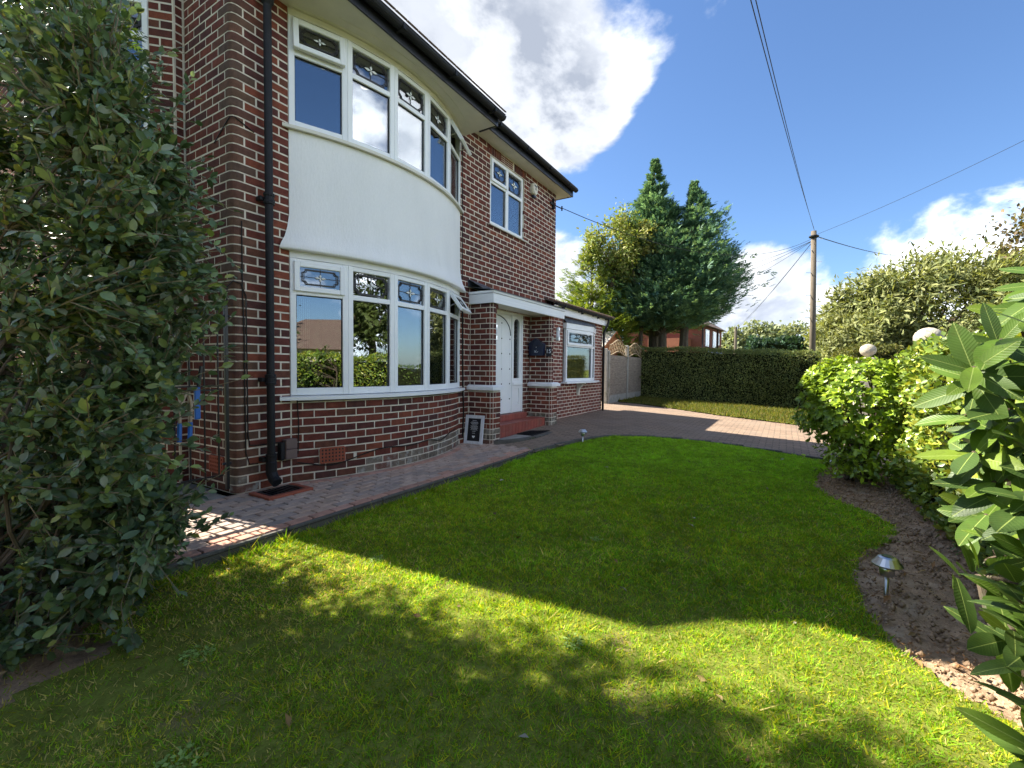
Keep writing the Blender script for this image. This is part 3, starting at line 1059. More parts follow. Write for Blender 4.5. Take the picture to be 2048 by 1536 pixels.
def window_unit(p0, p1, z0, z1, zt, sash=False, open_=0.0, jamb=.045, bot=.07, low_sash=False, label=None, top_lead=True, pos='window'):
    """one upright light of a white plastic window: lower pane, leaded top pane"""
    L = math.hypot(p1[0] - p0[0], p1[1] - p0[1])
    rz = math.atan2(p1[1] - p0[1], p1[0] - p0[0])
    T = dict(x=p0[0], y=p0[1], rz=rz)
    fr = MB().at(**T)
    d0, d1 = -.012, .055
    fr.cbox(0, jamb, d0, d1, z0, z1, .004)
    fr.cbox(L - jamb, L, d0, d1, z0, z1, .004)
    e = .002
    fr.cbox(jamb - e, L - jamb + e, d0 + .003, d1 - .003, z0, z0 + bot, .004)
    fr.cbox(jamb - e, L - jamb + e, d0 + .003, d1 - .003, z1 - .05, z1, .004)
    fr.cbox(jamb - e, L - jamb + e, d0 + .003, d1 - .003, zt - .028, zt + .028, .004)
    win = obj('window', fr, 'upvc', house)
    if label:
        win['label'] = label
    g = MB().at(**T).box(jamb - .004, L - jamb + .004, .020, .026, z0 + bot - .004, zt - .024)
    obj('pane', g, 'glass', win)
    gs = MB().at(**T)
    for x0, x1, za, zb in ((jamb, jamb + .008, z0 + bot, zt - .028), (L - jamb - .008, L - jamb, z0 + bot, zt - .028), (jamb, L - jamb, z0 + bot, z0 + bot + .008), (jamb, L - jamb, zt - .036, zt - .028)):
        gs.box(x0, x1, .012, .0195, za, zb)
    obj('gasket', gs, 'black_plastic', win)
    w_, h_ = L - 2 * jamb, z1 - .05 - zt - .028
    zc = (z1 - .05 + zt + .028) / 2
    if sash:
        hinge = Matrix.Translation((p0[0], p0[1], 0)) @ Matrix.Rotation(rz, 4, 'Z') @ Matrix.Translation((0, -.012, z1 - .03)) @ Matrix.Rotation(-open_, 4, 'X') @ Matrix.Translation((0, .012, -z1 + .03))
        sf = MB(); sf.T = hinge
        t, b = .055, .012
        xs0, xs1, zs0, zs1 = jamb - .022, L - jamb + .022, zt + .006, z1 - .028
        sf.cbox(xs0, xs0 + t, -.040, .01, zs0, zs1, .006)
        sf.cbox(xs1 - t, xs1, -.040, .01, zs0, zs1, .006)
        sf.cbox(xs0 + t - .002, xs1 - t + .002, -.038, .008, zs0, zs0 + t, .006)
        sf.cbox(xs0 + t - .002, xs1 - t + .002, -.038, .008, zs1 - t, zs1, .006)
        so = obj('sash', sf, 'upvc', win)
        w_, h_ = xs1 - xs0 - 2 * t, zs1 - zs0 - 2 * t
        cx, zc = (xs0 + xs1) / 2, (zs0 + zs1) / 2
        g = MB(); g.T = hinge
        g.box(cx - w_ / 2 - .004, cx + w_ / 2 + .004, -.020, -.014, zc - h_ / 2 - .004, zc + h_ / 2 + .004)
        ld, pt = MB(), MB()
        ld.T = hinge; pt.T = hinge
        yy = -.024
        if open_ > .25:
            st = MB(); st.T = Matrix.Translation((p0[0], p0[1], 0)) @ Matrix.Rotation(rz, 4, 'Z')
            dy, dz = math.sin(open_) * (zs1 - zs0), math.cos(open_) * (zs1 - zs0)
            for xx in (xs0 + .02, xs1 - .02):
                st.tube([(xx, .0, zt + .12), (xx, -dy * .55, z1 - .03 - dz * .62)], .006, 6)
            obj('stay', st, 'steel', win)
    else:
        cx = L / 2
        g = MB().at(**T).box(jamb - .004, L - jamb + .004, .020, .026, zt + .024, z1 - .046)
        ld, pt = MB().at(**T), MB().at(**T)
        yy = .016
    obj('pane', g, 'lead_glass', win)
    leading(ld, pt, cx, zc, w_, h_, yy)
    obj('leading', ld, 'lead_came', win)
    obj('bevelled_petals', pt, 'petal', win)
    return win


ANG = np.linspace(-BH, BH, 6)
BV = [(BCX + BR * math.sin(a), BCY - BR * math.cos(a)) for a in ANG]


def offset_arc(d, n=40, ext=0.0):
    e = ext / BR
    return [(BCX + (BR + d) * math.sin(a), BCY - (BR + d) * math.cos(a)) for a in np.linspace(-BH - e, BH + e, n)]


def bay():
    for i in range(5):
        window_unit(BV[i], BV[i + 1], .905, 2.315, 1.975, sash=(i in (0, 4)), open_=(.62 if i == 4 else 0.0), jamb=.058, bot=.075)
        window_unit(BV[i], BV[i + 1], 3.645, 4.735, 4.385, sash=(i in (0, 4)), open_=(.14 if i == 0 else .55 if i == 4 else 0.0), jamb=.058, bot=.06)
    # window boards
    def curved_board(name, d_out, d_in, z0, z1, mat, ext, drop=0):
        o, q = offset_arc(d_out, 40, ext), offset_arc(d_in, 40, ext)
        m = MB()
        n = len(o)
        vs = [(p[0], p[1], z0 - drop) for p in o] + [(p[0], p[1], z1 - drop) for p in o] + [(p[0], p[1], z0) for p in q] + [(p[0], p[1], z1) for p in q]
        fs = []
        for i in range(n - 1):
            fs += [(i, i + 1, n + i + 1, n + i), (n + i, n + i + 1, 3 * n + i + 1, 3 * n + i), (2 * n + i, i, i + 1, 2 * n + i + 1)[::-1]]
        fs += [(0, n, 3 * n, 2 * n), (n - 1, 3 * n - 1, 4 * n - 1, 2 * n - 1)]
        m.add(vs, fs)
        return obj(name, m, mat, house)
    curved_board('window_sill', .085, -.12, .868, .904, 'upvc', .10, .010)
    curved_board('window_sill', .055, -.12, 3.612, 3.644, 'soffit', .06, .012)
    curved_board('window_head', .004, -.12, 2.318, 2.385, 'white_paint', .0)
    curved_board('window_head', .004, -.12, 4.737, 4.80, 'soffit', .0)
    # rendered panel with its bell-cast foot
    prof = [(.085, 2.385), (.090, 2.405), (.075, 2.45), (.045, 2.52), (.020, 2.62), (.010, 2.76), (.006, 3.2), (.006, 3.60)]
    n = 56
    m = MB()
    vs, fs = [], []
    for k, (d, z) in enumerate(prof):
        ext = .09 if k < 2 else .09 * max(0, (.09 - abs(.09 - d)) / .09) if k < 5 else 0
        for p in offset_arc(d, n, ext):
            vs.append((p[0], p[1], z))
    for k in range(len(prof) - 1):
        for i in range(n - 1):
            fs.append((k * n + i, k * n + i + 1, (k + 1) * n + i + 1, (k + 1) * n + i))
    b = len(vs)
    for p in offset_arc(-.1, n, .0):
        vs.append((p[0], p[1], 2.388))
    for i in range(n - 1):
        fs.append((b + i, b + i + 1, i + 1, i))
    b2 = len(vs)
    for p in offset_arc(-.1, n, .0):
        vs.append((p[0], p[1], 3.6))
    for i in range(n - 1):
        fs.append((b + i + 1, b + i, b2 + i, b2 + i + 1))
    m.add(vs, fs)
    o = obj('render_panel', m, 'render', house, smooth=True)
    # blind hanging in the left light of the lower bay
    bl = MB()
    for k in range(9):
        x = .66 + k * .022
        bl.at(x, .10, 0, .9).box(-.012, .012, -.001, .001, .98, 1.93)
    obj('vertical_blind', bl, 'curtain', house)
    cu = MB()
    P = [(3.02 - .018 * k, .02 + .10 + .03 * (k % 2) - .02 * k * .1) for k in range(14)]
    for p, q in zip(P, P[1:]):
        cu.add([(p[0], p[1], .95), (q[0], q[1], .95), (q[0], q[1], 2.3), (p[0], p[1], 2.3)], [(0, 1, 2, 3)])
    obj('curtain', cu, 'grey_curtain', house)
    # sofa back just inside the lower bay
    so = MB().cbox(.95, 2.6, .55, .85, .3, 1.12, .05)
    obj('sofa', so, 'mat_rubber', house)


bay()


def other_windows():
    # upper right window, two lights
    window_unit((4.20, .035), (4.765, .035), 3.665, 4.825, 4.41, sash=True, jamb=.045, label='left light of the upper window beside the alarm box')
    window_unit((4.765, .035), (5.325, .035), 3.665, 4.825, 4.41, jamb=.045)
    s = MB().add([(4.13, -.05, 3.635), (5.43, -.05, 3.635), (5.43, .08, 3.655), (4.13, .08, 3.655), (4.13, -.05, 3.655), (5.43, -.05, 3.655), (5.43, .08, 3.672), (4.13, .08, 3.672)],
                 [(0, 3, 2, 1), (4, 5, 6, 7), (0, 1, 5, 4), (1, 2, 6, 5), (2, 3, 7, 6), (3, 0, 4, 7)])
    obj('window_sill', s, 'soffit', house)
    cu = MB()
    P = [(4.82 + .03 * k, .13 + .02 * (k % 2)) for k in range(17)]
    for p, q in zip(P, P[1:]):
        cu.add([(p[0], p[1], 3.7), (q[0], q[1], 3.7), (q[0], q[1], 4.8), (p[0], p[1], 4.8)], [(0, 1, 2, 3)])
    obj('curtain', cu, 'curtain', house)
    # oriel window of the extension
    A, B, D = (6.90, -.20), (8.13, -.34), (8.72, -.17)
    window_unit(A, B, .925, 2.10, 1.735, sash=True, jamb=.05)
    window_unit(B, D, .925, 2.10, 1.735, jamb=.05)
    m = MB()
    for z0, z1, o_, mt in ((.885, .922, .10, 'upvc'), (2.103, 2.225, .03, 'upvc')):
        mm = MB().prism([(A[0] - .10 * (o_ > .05) - .03, GY + .05), (A[0] - .10 * (o_ > .05) - .03, A[1] - o_), (B[0] + .01, B[1] - o_), (D[0] + .03 + .10 * (o_ > .05), D[1] - o_), (D[0] + .03 + .10 * (o_ > .05), GY + .05)], z0, z1)
        obj('window_sill' if z0 < 1 else 'window_head', mm, mt, house)
    lr = MB().add([(A[0] - .05, A[1] - .04, 2.228), (B[0], B[1] - .05, 2.228), (D[0] + .05, D[1] - .04, 2.228), (D[0] + .06, GY - .003, 2.36), (A[0] - .07, GY - .003, 2.36)], [(0, 1, 2), (0, 2, 3, 4)])
    obj('lead_apron', lr, 'lead_sheet', house)
    br = MB()
    prof = [(GY, .60), (GY - .05, .60), (GY - .055, .70), (GY - .075, .77), (GY - .12, .80), (GY - .14, .845), (GY - .20, .86), (GY - .20, .884), (GY, .884)]
    br.add([(7.66, p[0], p[1]) for p in prof] + [(7.73, p[0], p[1]) for p in prof], [tuple(range(9)), tuple(range(9, 18))[::-1]] + [(i, (i + 1) % 9 + 0, 9 + (i + 1) % 9, 9 + i)[::-1] for i in range(9)])
    obj('sill_bracket', br, 'soffit', house)
    bd = MB()
    for k in range(26):
        x = 6.98 + k * .043
        bd.at(x, .02, 0, .5).box(-.023, .023, -.001, .001, .95, 2.05)
    obj('vertical_blind', bd, 'curtain', house)
    cg = MB()
    P = [(8.18 + .03 * k, -.05 + .025 * (k % 2)) for k in range(14)]
    for p, q in zip(P, P[1:]):
        cg.add([(p[0], p[1], .95), (q[0], q[1], .95), (q[0], q[1], 2.05), (p[0], p[1], 2.05)], [(0, 1, 2, 3)])
    obj('curtain', cg, 'grey_curtain', house)
    # window in the splayed wall at the back left
    a = (-.09 - .215 * .7071, .87 + .215 * .7071)
    b = (-.09 - .66 * .7071, .87 + .66 * .7071)
    window_unit(b, a, 3.45, 4.75, 4.4, jamb=.05)
    w = MB()
    for z0, z1 in ((0, 3.45), (4.75, 5.0)):
        w.prism([a, b, (b[0] + .08, b[1] + .05), (a[0] + .05, a[1] + .08)], z0, z1)
    o = obj('splay_wall', w, 'far_brick', house)
    colour(o.data, TONES[1])


other_windows()


def porch():
    # canopy
    f = MB()
    f.cbox(3.60, 6.22, -.475, -.445, 2.225, 2.375, .004)
    f.cbox(3.60, 3.63, -.4445, .0, 2.225, 2.375, .004)
    f.cbox(3.585, 6.235, -.495, -.4455, 2.378, 2.418, .004)
    f.cbox(3.585, 3.6305, -.445, .0, 2.378, 2.418, .004)
    can = obj('canopy', f, 'canopy_white', house)
    obj('canopy_soffit', MB().box(3.632, 6.22, -.444, .058, 2.262, 2.275), 'soffit', can)
    l = MB().add([(3.565, -.51, 2.424), (6.24, -.51, 2.424), (6.24, -.003, 2.50), (3.565, -.003, 2.50), (3.565, -.003, 2.62), (4.05, -.003, 2.60), (4.3, -.003, 2.545), (6.7, -.003, 2.53),
                  (3.565, -.51, 2.410), (6.24, -.51, 2.410)], [(0, 1, 2, 3), (3, 2, 7, 6, 5, 4), (8, 9, 1, 0), (8, 0, 3)])
    l.add([(3.565, -.3, 2.455), (4.0, -.3, 2.455), (4.05, -.006, 2.6), (3.565, -.006, 2.625)], [(0, 1, 2, 3)])
    obj('lead_roof', l, 'lead_sheet', can)
    # pier caps
    for x0, x1, y0, yb in ((3.55, 3.895, -.505, .0), (5.64, 6.02, -.495, .055)):
        c = MB()
        z0, z1 = .862, .94
        c.add([(x0, y0, z0), (x1, y0, z0), (x1, yb, z0), (x0, yb, z0), (x0, y0, z1 - .03), (x1, y0, z1 - .03), (x1, yb, z1 - .03), (x0, yb, z1 - .03),
               (x0 + .05, y0 + .05, z1), (x1 - .05, y0 + .05, z1), (x1 - .05, yb, z1), (x0 + .05, yb, z1)],
              [(0, 3, 2, 1), (0, 1, 5, 4), (1, 2, 6, 5), (2, 3, 7, 6), (3, 0, 4, 7), (4, 5, 9, 8), (5, 6, 10, 9), (6, 7, 11, 10), (7, 4, 8, 11), (8, 9, 10, 11)])
        obj('pier_cap', c, 'white_paint', house)
    # brick corbels at the head of the left pier
    cb = MB().cbox(3.76, 3.80, -.41, -.2, 2.08, 2.15, .004).cbox(3.76, 3.84, -.41, -.2, 2.16, 2.23, .004)
    o = obj('corbel', cb, 'brick', house)
    colour(o.data, TONES[1])
    # door: frame, leaf with planks, studs, arched moulding; sidelight
    fr = MB()
    fr.cbox(3.80, 4.50, .05, .12, .30, 2.26, .004)
    fr.cbox(5.385, 5.435, .045, .12, .365, 2.26, .004)
    fr.cbox(5.02, 5.06, .045, .12, .365, 2.26, .004)
    fr.cbox(4.50, 5.385, .05, .12, 2.20, 2.262, .004)
    obj('door_frame', fr, 'upvc', house)
    lf = MB()
    for x0, x1 in ((4.502, 4.672), (4.676, 4.955), (4.959, 5.018)):
        lf.cbox(x0, x1, .060, .10, .37, 2.198, .004)
    door = obj('door', lf, 'upvc', house)
    ar = MB()
    pts = [(4.52 + .46 * math.sin(t), 1.82 + .34 * math.cos(t)) for t in np.linspace(0, PI / 2, 12)]
    for (a, b), (c, d) in zip(pts, pts[1:]):
        ar.tube([(a, .055, b), (c, .055, d)], .009, 5, cap=False)
    obj('arch_moulding', ar, 'lead_sheet', door, smooth=True)
    for x in (4.674, 4.957):
        for z in (2.03, 1.75, 1.477, 1.195, .922, .638):
            if x > 4.9 and z > 1.9:
                continue
            obj('stud', MB().at(x, .058, z, rx=PI / 2).lathe([(.014, 0), (.012, .006), (.004, .010)], 8), 'black_paint', door)
    sd = MB()
    sd.cbox(5.062, 5.102, .055, .10, .37, 2.198, .003).cbox(5.312, 5.383, .055, .10, .37, 2.198, .003)
    sd.cbox(5.10, 5.314, .056, .10, .37, .52, .003).cbox(5.10, 5.314, .056, .10, .83, 1.02, .003)
    sd.cbox(5.10, 5.314, .075, .095, .52, .83, .003)
    n = 9
    top = [(5.205 + .105 * math.cos(t), 2.04 + .11 * math.sin(t)) for t in np.linspace(0, PI, n)]
    V = [(p[0], .056, p[1]) for p in top] + [(p[0], .056, 2.198) for p in top]
    sd.add(V, [(i, i + 1, n + i + 1, n + i)[::-1] for i in range(n - 1)])
    sid = obj('sidelight', sd, 'upvc', house)
    obj('pane', MB().box(5.10, 5.315, .082, .088, 1.02, 2.16), 'glass', sid)
    ld = MB()
    ribbon(ld, [(5.205, 1.02), (5.205, 1.35), (5.165, 1.5), (5.205, 1.65), (5.245, 1.5), (5.205, 1.35)], .007, .078)
    ribbon(ld, [(5.205, 1.65), (5.205, 2.15)], .007, .078)
    obj('leading', ld, 'lead_came', sid)
    obj('hall', MB().box(4.4, 5.6, 1.2, 1.25, .3, 2.4), 'dark_room', house)
    obj('rail_trim', MB().cbox(5.05, 5.40, .03, .056, .885, .945, .004), 'upvc', sid)
    # two red painted steps built of bricks on end
    st = MB().box(3.86, 5.685, -.325, .055, 0, .232).box(3.86, 5.43, -.045, .055, .232, .350)
    step = obj('step', st, 'red_step', house)
    colour(st_me := step.data, (.17, .045, .035))
    shades = [(.27, .062, .045), (.245, .058, .043), (.30, .07, .05), (.26, .068, .05)]
    me = []
    for s_ in shades:
        a = MB().cbox(-.0545, .0545, 0, .1, -.064, .064, .004).mesh('brick'); colour(a, s_); a.materials.append(MATS['red_step']); me.append(a)
    mt = []
    for s_ in shades:
        a = MB().cbox(-.0545, .0545, -.155, .155, -.012, .012, .003).mesh('brick'); colour(a, s_); a.materials.append(MATS['red_step']); mt.append(a)
    for k in range(16):
        x = 3.925 + k * .112
        if x > 5.66:
            break
        obj('brick', random.choice(me), None, step, (x, -.333, .062))
        obj('brick', random.choice(me), None, step, (x + (.0 if k % 2 else .0), -.335, .188))
        if x < 5.40:
            obj('brick', random.choice(me), None, step, (x, -.053, .30))
        obj('brick', random.choice(mt), None, step, (x, -.185, .245))
    # half-round paved landing with a black mat
    hp = [(4.68 + 1.0 * math.cos(t), -.36 + .42 * math.sin(t)) for t in np.linspace(PI, 2 * PI, 26)]
    lo = obj('landing', MB().prism(hp, -.02, .052), 'concrete', house)
    ring = []
    for t in np.linspace(PI + .06, 2 * PI - .06, 22):
        obj('edge_brick', MB().cbox(-.062, .062, -.055, .055, -.03, .03, .005), 'kerb', lo, (4.68 + .99 * math.cos(t), -.36 + .41 * math.sin(t), .035), math.atan2(.42 * math.cos(t), -1.0 * math.sin(t)))
    mat = MB().cbox(-.42, .42, -.16, .16, 0, .016, .004)
    for k in range(20):
        mat.box(-.40 + k * .041, -.388 + k * .041, -.145, .145, .016, .021)
    o = obj('door_mat', mat, 'mat_rubber', wloc=(4.95, -.53, .053), rz=-.03)
    tag(o, 'black rubber mat on the half round landing below the red steps', 'door mat')


porch()


def roofs():
    def gutter(name, a, b, r=.055, brackets=True):
        g = MB()
        d = Vector(b) - Vector(a)
        n = 9
        vs = []
        for p in (a, b):
            for k in range(n):
                t = PI + PI * k / (n - 1)
                vs.append((p[0] + (r * math.cos(t) if abs(d.y) > abs(d.x) else 0), p[1] + (r * math.cos(t) if abs(d.x) >= abs(d.y) else 0), p[2] + r * math.sin(t)))
        fs = [(i, i + 1, n + i + 1, n + i) for i in range(n - 1)] + [tuple(range(n)), tuple(range(n, 2 * n))]
        g.add(vs, fs)
        L = d.length
        k = .4
        while k < L:
            p = Vector(a) + d * (k / L)
            g.at(p.x, p.y, p.z, rz=math.atan2(d.y, d.x))
            g.cbox(-.02, .02, -r - .006, r + .006, -r - .006, .008, .003)
            g.at()
            k += .9
        return obj(name, g, 'black_plastic', house, smooth=False)
    # main eaves
    obj('soffit', MB().box(3.46, 6.98, -.262, -.004, 4.985, 5.0), 'soffit', house)
    obj('soffit', MB().box(6.735, 6.98, -.003, 7.2, 4.985, 5.0), 'soffit', house)
    fa = MB().box(3.46, 7.0, -.285, -.263, 4.975, 5.16).box(6.981, 7.0, -.262, 7.2, 4.975, 5.16)
    obj('fascia', fa, 'black_paint', house)
    gutter('gutter', (3.5, -.345, 5.12), (7.02, -.345, 5.12))
    # bay eaves
    m = MB().prism([(.18, -.60), (3.44, -.60), (3.44, -.003), (.18, -.003)], 4.803, 4.818)
    obj('soffit', m, 'soffit', house)
    ln = MB().tube([(.6, -.03, 4.800)] + [(p[0], p[1] - .03, 4.800) for p in offset_arc(.012, 14)], .004, 5).tube([(p[0], p[1], 4.800) for p in offset_arc(.16, 14)][2:-1], .003, 5)
    obj('cable', ln, 'soffit', house)
    obj('fascia', MB().box(.16, 3.46, -.622, -.601, 4.79, 4.97).box(3.441, 3.46, -.60, -.29, 4.79, 5.0).box(.16, .179, -.60, -.003, 4.79, 5.0), 'black_paint', house)
    gutter('gutter', (.12, -.685, 4.925), (3.50, -.685, 4.925), .06)
    # tiled roofs: slabs with a stepped tile edge
    r = MB()
    e = [(-.10, -.33, 5.13), (7.06, -.33, 5.13), (7.06, 7.4, 5.13), (-.10, 7.4, 5.13)]
    rd = [(3.4, 3.25, 7.6), (3.56, 3.82, 7.6)]
    r.add(e + rd, [(0, 1, 5, 4), (1, 2, 5), (2, 3, 4, 5), (3, 0, 4), (0, 3, 2, 1)])
    r.add([(.08, -.70, 4.985), (3.56, -.70, 4.985), (3.3, .6, 5.80), (.3, .6, 5.80), (.08, .3, 5.2), (3.56, .3, 5.2)], [(0, 1, 2, 3), (0, 3, 4), (1, 5, 2), (0, 4, 5, 1)])
    roof = obj('roof', r, 'roof_tile', house)
    tm = MB().cbox(-.08, .08, -.02, .02, -.008, .008, .003).mesh('tile')
    tm.materials.append(MATS['roof_tile'])
    for k in range(21):
        obj('tile', tm, None, roof, (3.66 + k * .165, -.36, 5.158), rot=(.6, 0, 0))
    for k in range(20):
        obj('tile', tm, None, roof, (.2 + k * .17, -.72, 5.0), rot=(.6, 0, 0))
    # lower roof of the set-back side
    s = MB()
    s.add([(-.02, .80, 5.06), (-.14, .80, 5.06), (-.62, 1.9, 5.06), (-.62, 7.2, 5.06), (0, 7.2, 5.5), (0, 1.6, 5.5)], [(0, 1, 2, 3, 4, 5)[::-1], (0, 1, 2, 3, 4, 5)])
    s.prism([(.0, .80), (-.12, .80), (-.60, 1.9), (-.60, 7.2), (0, 7.2)], 5.0, 5.05)
    obj('roof', s, 'black_paint', house)
    # extension: fascia, gutter, tiled lean-to
    obj('fascia', MB().cbox(6.225, 9.46, -.245, -.22, 2.365, 2.53, .003).cbox(9.47, 9.50, -.245, -.215, 2.33, 2.52, .003), 'canopy_white', house)
    g = gutter('gutter', (6.15, -.31, 2.565), (9.56, -.31, 2.565), .05)
    x = MB()
    for k in range(3):
        x.at(6.6 + k * 1.05, 0, 0).box(-.02, .02, -.30, -.246, 2.49, 2.53)
    obj('gutter_bracket', x, 'black_plastic', house)
    t = MB().add([(6.25, -.30, 2.60), (9.58, -.30, 2.60), (9.58, 3.0, 3.72), (6.25, 3.0, 3.72), (6.25, -.30, 2.57), (9.58, -.30, 2.57), (9.58, 3.0, 3.60), (6.25, 3.0, 3.60)],
                 [(0, 1, 2, 3), (4, 7, 6, 5), (0, 4, 5, 1), (1, 5, 6, 2), (2, 6, 7, 3), (3, 7, 4, 0)])
    rf = obj('roof', t, 'roof_tile', house)
    for k in range(20):
        obj('tile', tm, None, rf, (6.35 + k * .165, -.32, 2.608), rot=(.35, 0, 0))
    hip = MB()
    for k in range(14):
        z = 2.62 + k * .0815
        hip.at(9.58, -.28 + k * .24, z, rx=.33).cbox(-.05, .05, -.13, .13, -.02, .03, .008)
    obj('verge_tiles', hip, 'roof_tile', house)
    # rainwater pipes
    p = MB()
    X, Y = .285, -.095
    p.tube([(X, Y, .17), (X, Y, 4.62)], .036, 20)
    pipe = obj('downpipe', p, 'black_plastic', house)
    for z in (2.80, 1.075, .30):
        c = MB().at(X, Y, z).lathe([(.038, -.05), (.047, -.05), (.05, -.03), (.044, -.02), (.044, .02), (.05, .03), (.05, .05), (.038, .052)], 12)
        c.at(X, Y, z).cbox(-.075, -.045, .02, .09, -.02, .02, .004).cbox(.045, .075, .02, .09, -.02, .02, .004).cbox(-.07, .07, .035, .05, -.02, .02, .004)
        obj('collar', c, 'black_plastic', pipe)
    hp = MB().at(X, Y, 4.68).lathe([(.036, -.08), (.055, -.05), (.06, .0), (.075, .06), (.075, .09)], 12)
    hp.at().tube([(X, Y, 4.75), (X + .05, Y - .2, 4.83), (X + .05, -.64, 4.89)], .036, 10)
    hp.tube([(X - .1, Y + .02, 4.68), (X, Y, 4.68)], .03, 8)
    obj('hopper', hp, 'black_plastic', pipe)
    sh = MB().tube([(X, Y, .27), (X, Y, .17), (X + .005, Y - .03, .11), (X + .01, Y - .08, .075)], .05, 12)
    obj('shoe', sh, 'black_plastic', pipe)
    p = MB().tube([(9.30, -.21, .09), (9.30, -.21, 2.18), (9.33, -.30, 2.40), (9.40, -.31, 2.53)], .03, 10)
    obj('downpipe', p, 'black_plastic', house, smooth=True)


roofs()


def wall_details():
    # cables clipped to the brickwork
    def cable(pts, r=.006):
        obj('cable', MB().tube(pts, r, 5), 'cable', house)
    cable([(.075, -.008, 2.55), (.075, -.009, 1.95), (.085, -.010, 1.5), (.085, -.010, .9), (.09, -.011, .38), (.12, -.012, .27), (.2, -.012, .26)])
    cable([(-.04, .06, 1.6), (-.035, .04, 1.93), (.0, .004, 1.985), (.06, -.010, 1.97), (.105, -.012, 1.86), (.108, -.012, 1.2), (.11, -.012, .55), (.125, -.012, .45), (.2, -.012, .44), (.42, -.02, .44)])
    cable([(-.006, .30, 3.30), (-.006, .02, 3.47), (.02, -.006, 3.475), (.2, -.006, 3.41)], .005)
    cable([(.36, -.008, 4.72), (.362, -.008, 4.2), (.37, -.009, 3.62), (.36, -.008, 3.25)], .004)
    pts = []
    for a, z in ((-.47, .86), (-.465, .60), (-.468, .30)):
        R_ = BR + .012
        pts.append((BCX + R_ * math.sin(a), BCY - R_ * math.cos(a), z))
    cable(pts, .006)
    q = []
    for i, a in enumerate(np.linspace(-.47, .40, 24)):
        R_ = BR + .014
        z = .245 - .11 * math.exp(-((a + .37) / .10) ** 2) + .03 * math.sin(i * .9) * .4 + .13 * max(0, a - .1) - .05 * math.exp(-((a - .2) / .06) ** 2)
        q.append((BCX + R_ * math.sin(a), BCY - R_ * math.cos(a), z))
    cable(q, .007)
    q = []
    for a in np.linspace(-.47, .45, 20):
        R_ = BR + .010
        q.append((BCX + R_ * math.sin(a), BCY - R_ * math.cos(a), .845 - .006 * math.sin(a * 9)))
    cable(q, .005)
    cable([(3.42, -.012, 2.15), (3.43, -.012, 1.3), (3.44, -.014, .88), (3.46, -.012, .5), (3.44, -.012, .12)], .012)
    cable([(3.405, -.010, 4.72), (3.41, -.010, 3.4), (3.415, -.010, 2.6)], .006)
    # air bricks
    for loc, rz in (((BCX + (BR + .002) * math.sin(-BH + .41 / BR), BCY - (BR + .002) * math.cos(-BH + .41 / BR), .2495), -BH + .41 / BR), ((-.002, .33, .25), -PI / 2)):
        m = MB()
        w, h = .25, .150
        nx, nz = 7, 4
        m.box(-w / 2, w / 2, .03, .04, -h / 2, h / 2)
        loc = (loc[0] + math.sin(rz) * .012, loc[1] - math.cos(rz) * .012, loc[2])
        bx = w / nx
        for k in range(nx + 1):
            x = -w / 2 + k * bx
            m.box(x - .009, x + .009, 0, .02, -h / 2, h / 2)
        bz = h / nz
        for k in range(nz + 1):
            z = -h / 2 + k * bz
            m.box(-w / 2, w / 2, .001, .02, z - .009, z + .009)
        o = obj('air_brick', m, 'terracotta', house, loc, rz)
    hol = obj('air_brick_hole_dark', MB().box(-.12, .12, -.004, -.001, -.07, .07), 'black_paint', house, (BCX + (BR + .002) * math.sin(-BH + .41 / BR), BCY - (BR + .002) * math.cos(-BH + .41 / BR), .2495), -BH + .41 / BR)  # black sheet painting the dark inside the air brick holes
    # brown cable box beside the downpipe
    b = thing('cable_box', 'small brown plastic cable box beside the black downpipe', 'cable box', (.50, -.03, .26))
    obj('cover', MB().cbox(.445, .57, -.085, -.012, .365, .465, .006).cbox(.445, .57, -.083, -.012, .262, .362, .006), 'brown_plastic', b)
    obj('back_box', MB().cbox(.40, .444, -.07, -.004, .26, .44, .006), 'black_plastic', b)
    # drain with grating
    d = thing('drain_grate', 'black drain grating in a brick surround below the downpipe', 'drain', (.3, -.25, 0))
    g = MB()
    for k in range(9):
        g.box(.135 + k * .036, .149 + k * .036, -.36, -.13, .006, .018)
    g.box(.12, .45, -.365, -.35, .004, .020).box(.12, .45, -.14, -.125, .004, .020).box(.12, .135, -.35, -.14, .004, .020).box(.435, .45, -.35, -.14, .004, .020)
    obj('grating', g, 'black_paint', d)
    obj('sump', MB().box(.115, .455, -.37, -.12, .0025, .004), 'black_paint', d)
    obj('surround', MB().cbox(.06, .51, -.43, -.375, -.02, .022, .004).cbox(.06, .112, -.374, -.10, -.02, .022, .004).cbox(.46, .51, -.374, -.10, -.02, .022, .004), 'terracotta', d)
    # alarm box
    a = thing('alarm_box', 'cream hexagonal burglar alarm box below the eaves', 'alarm box', (5.66, -.02, 4.62))
    P = [(-.075, .02), (-.105, .10), (-.075, .21), (.03, .235), (.095, .15), (.07, .03), (.02, -.015)]
    m = MB()
    n = len(P)
    vs = [(5.66 + p[0], -.005, 4.62 + p[1]) for p in P] + [(5.66 + p[0] * .98, -.06, 4.62 + .11 + (p[1] - .11) * .98) for p in P] + [(5.66 + p[0] * .82, -.085, 4.62 + .11 + (p[1] - .11) * .84) for p in P]
    fs = []
    for k in (0, 1):
        for i in range(n):
            fs.append((k * n + i, k * n + (i + 1) % n, (k + 1) * n + (i + 1) % n, (k + 1) * n + i))
    fs.append(tuple(range(2 * n, 3 * n)))
    m.add(vs, fs)
    obj('cover', m, 'cream_plastic', a)
    obj('strobe', MB().cbox(5.615, 5.70, -.07, -.004, 4.565, 4.618, .012), 'navy_plastic', a)
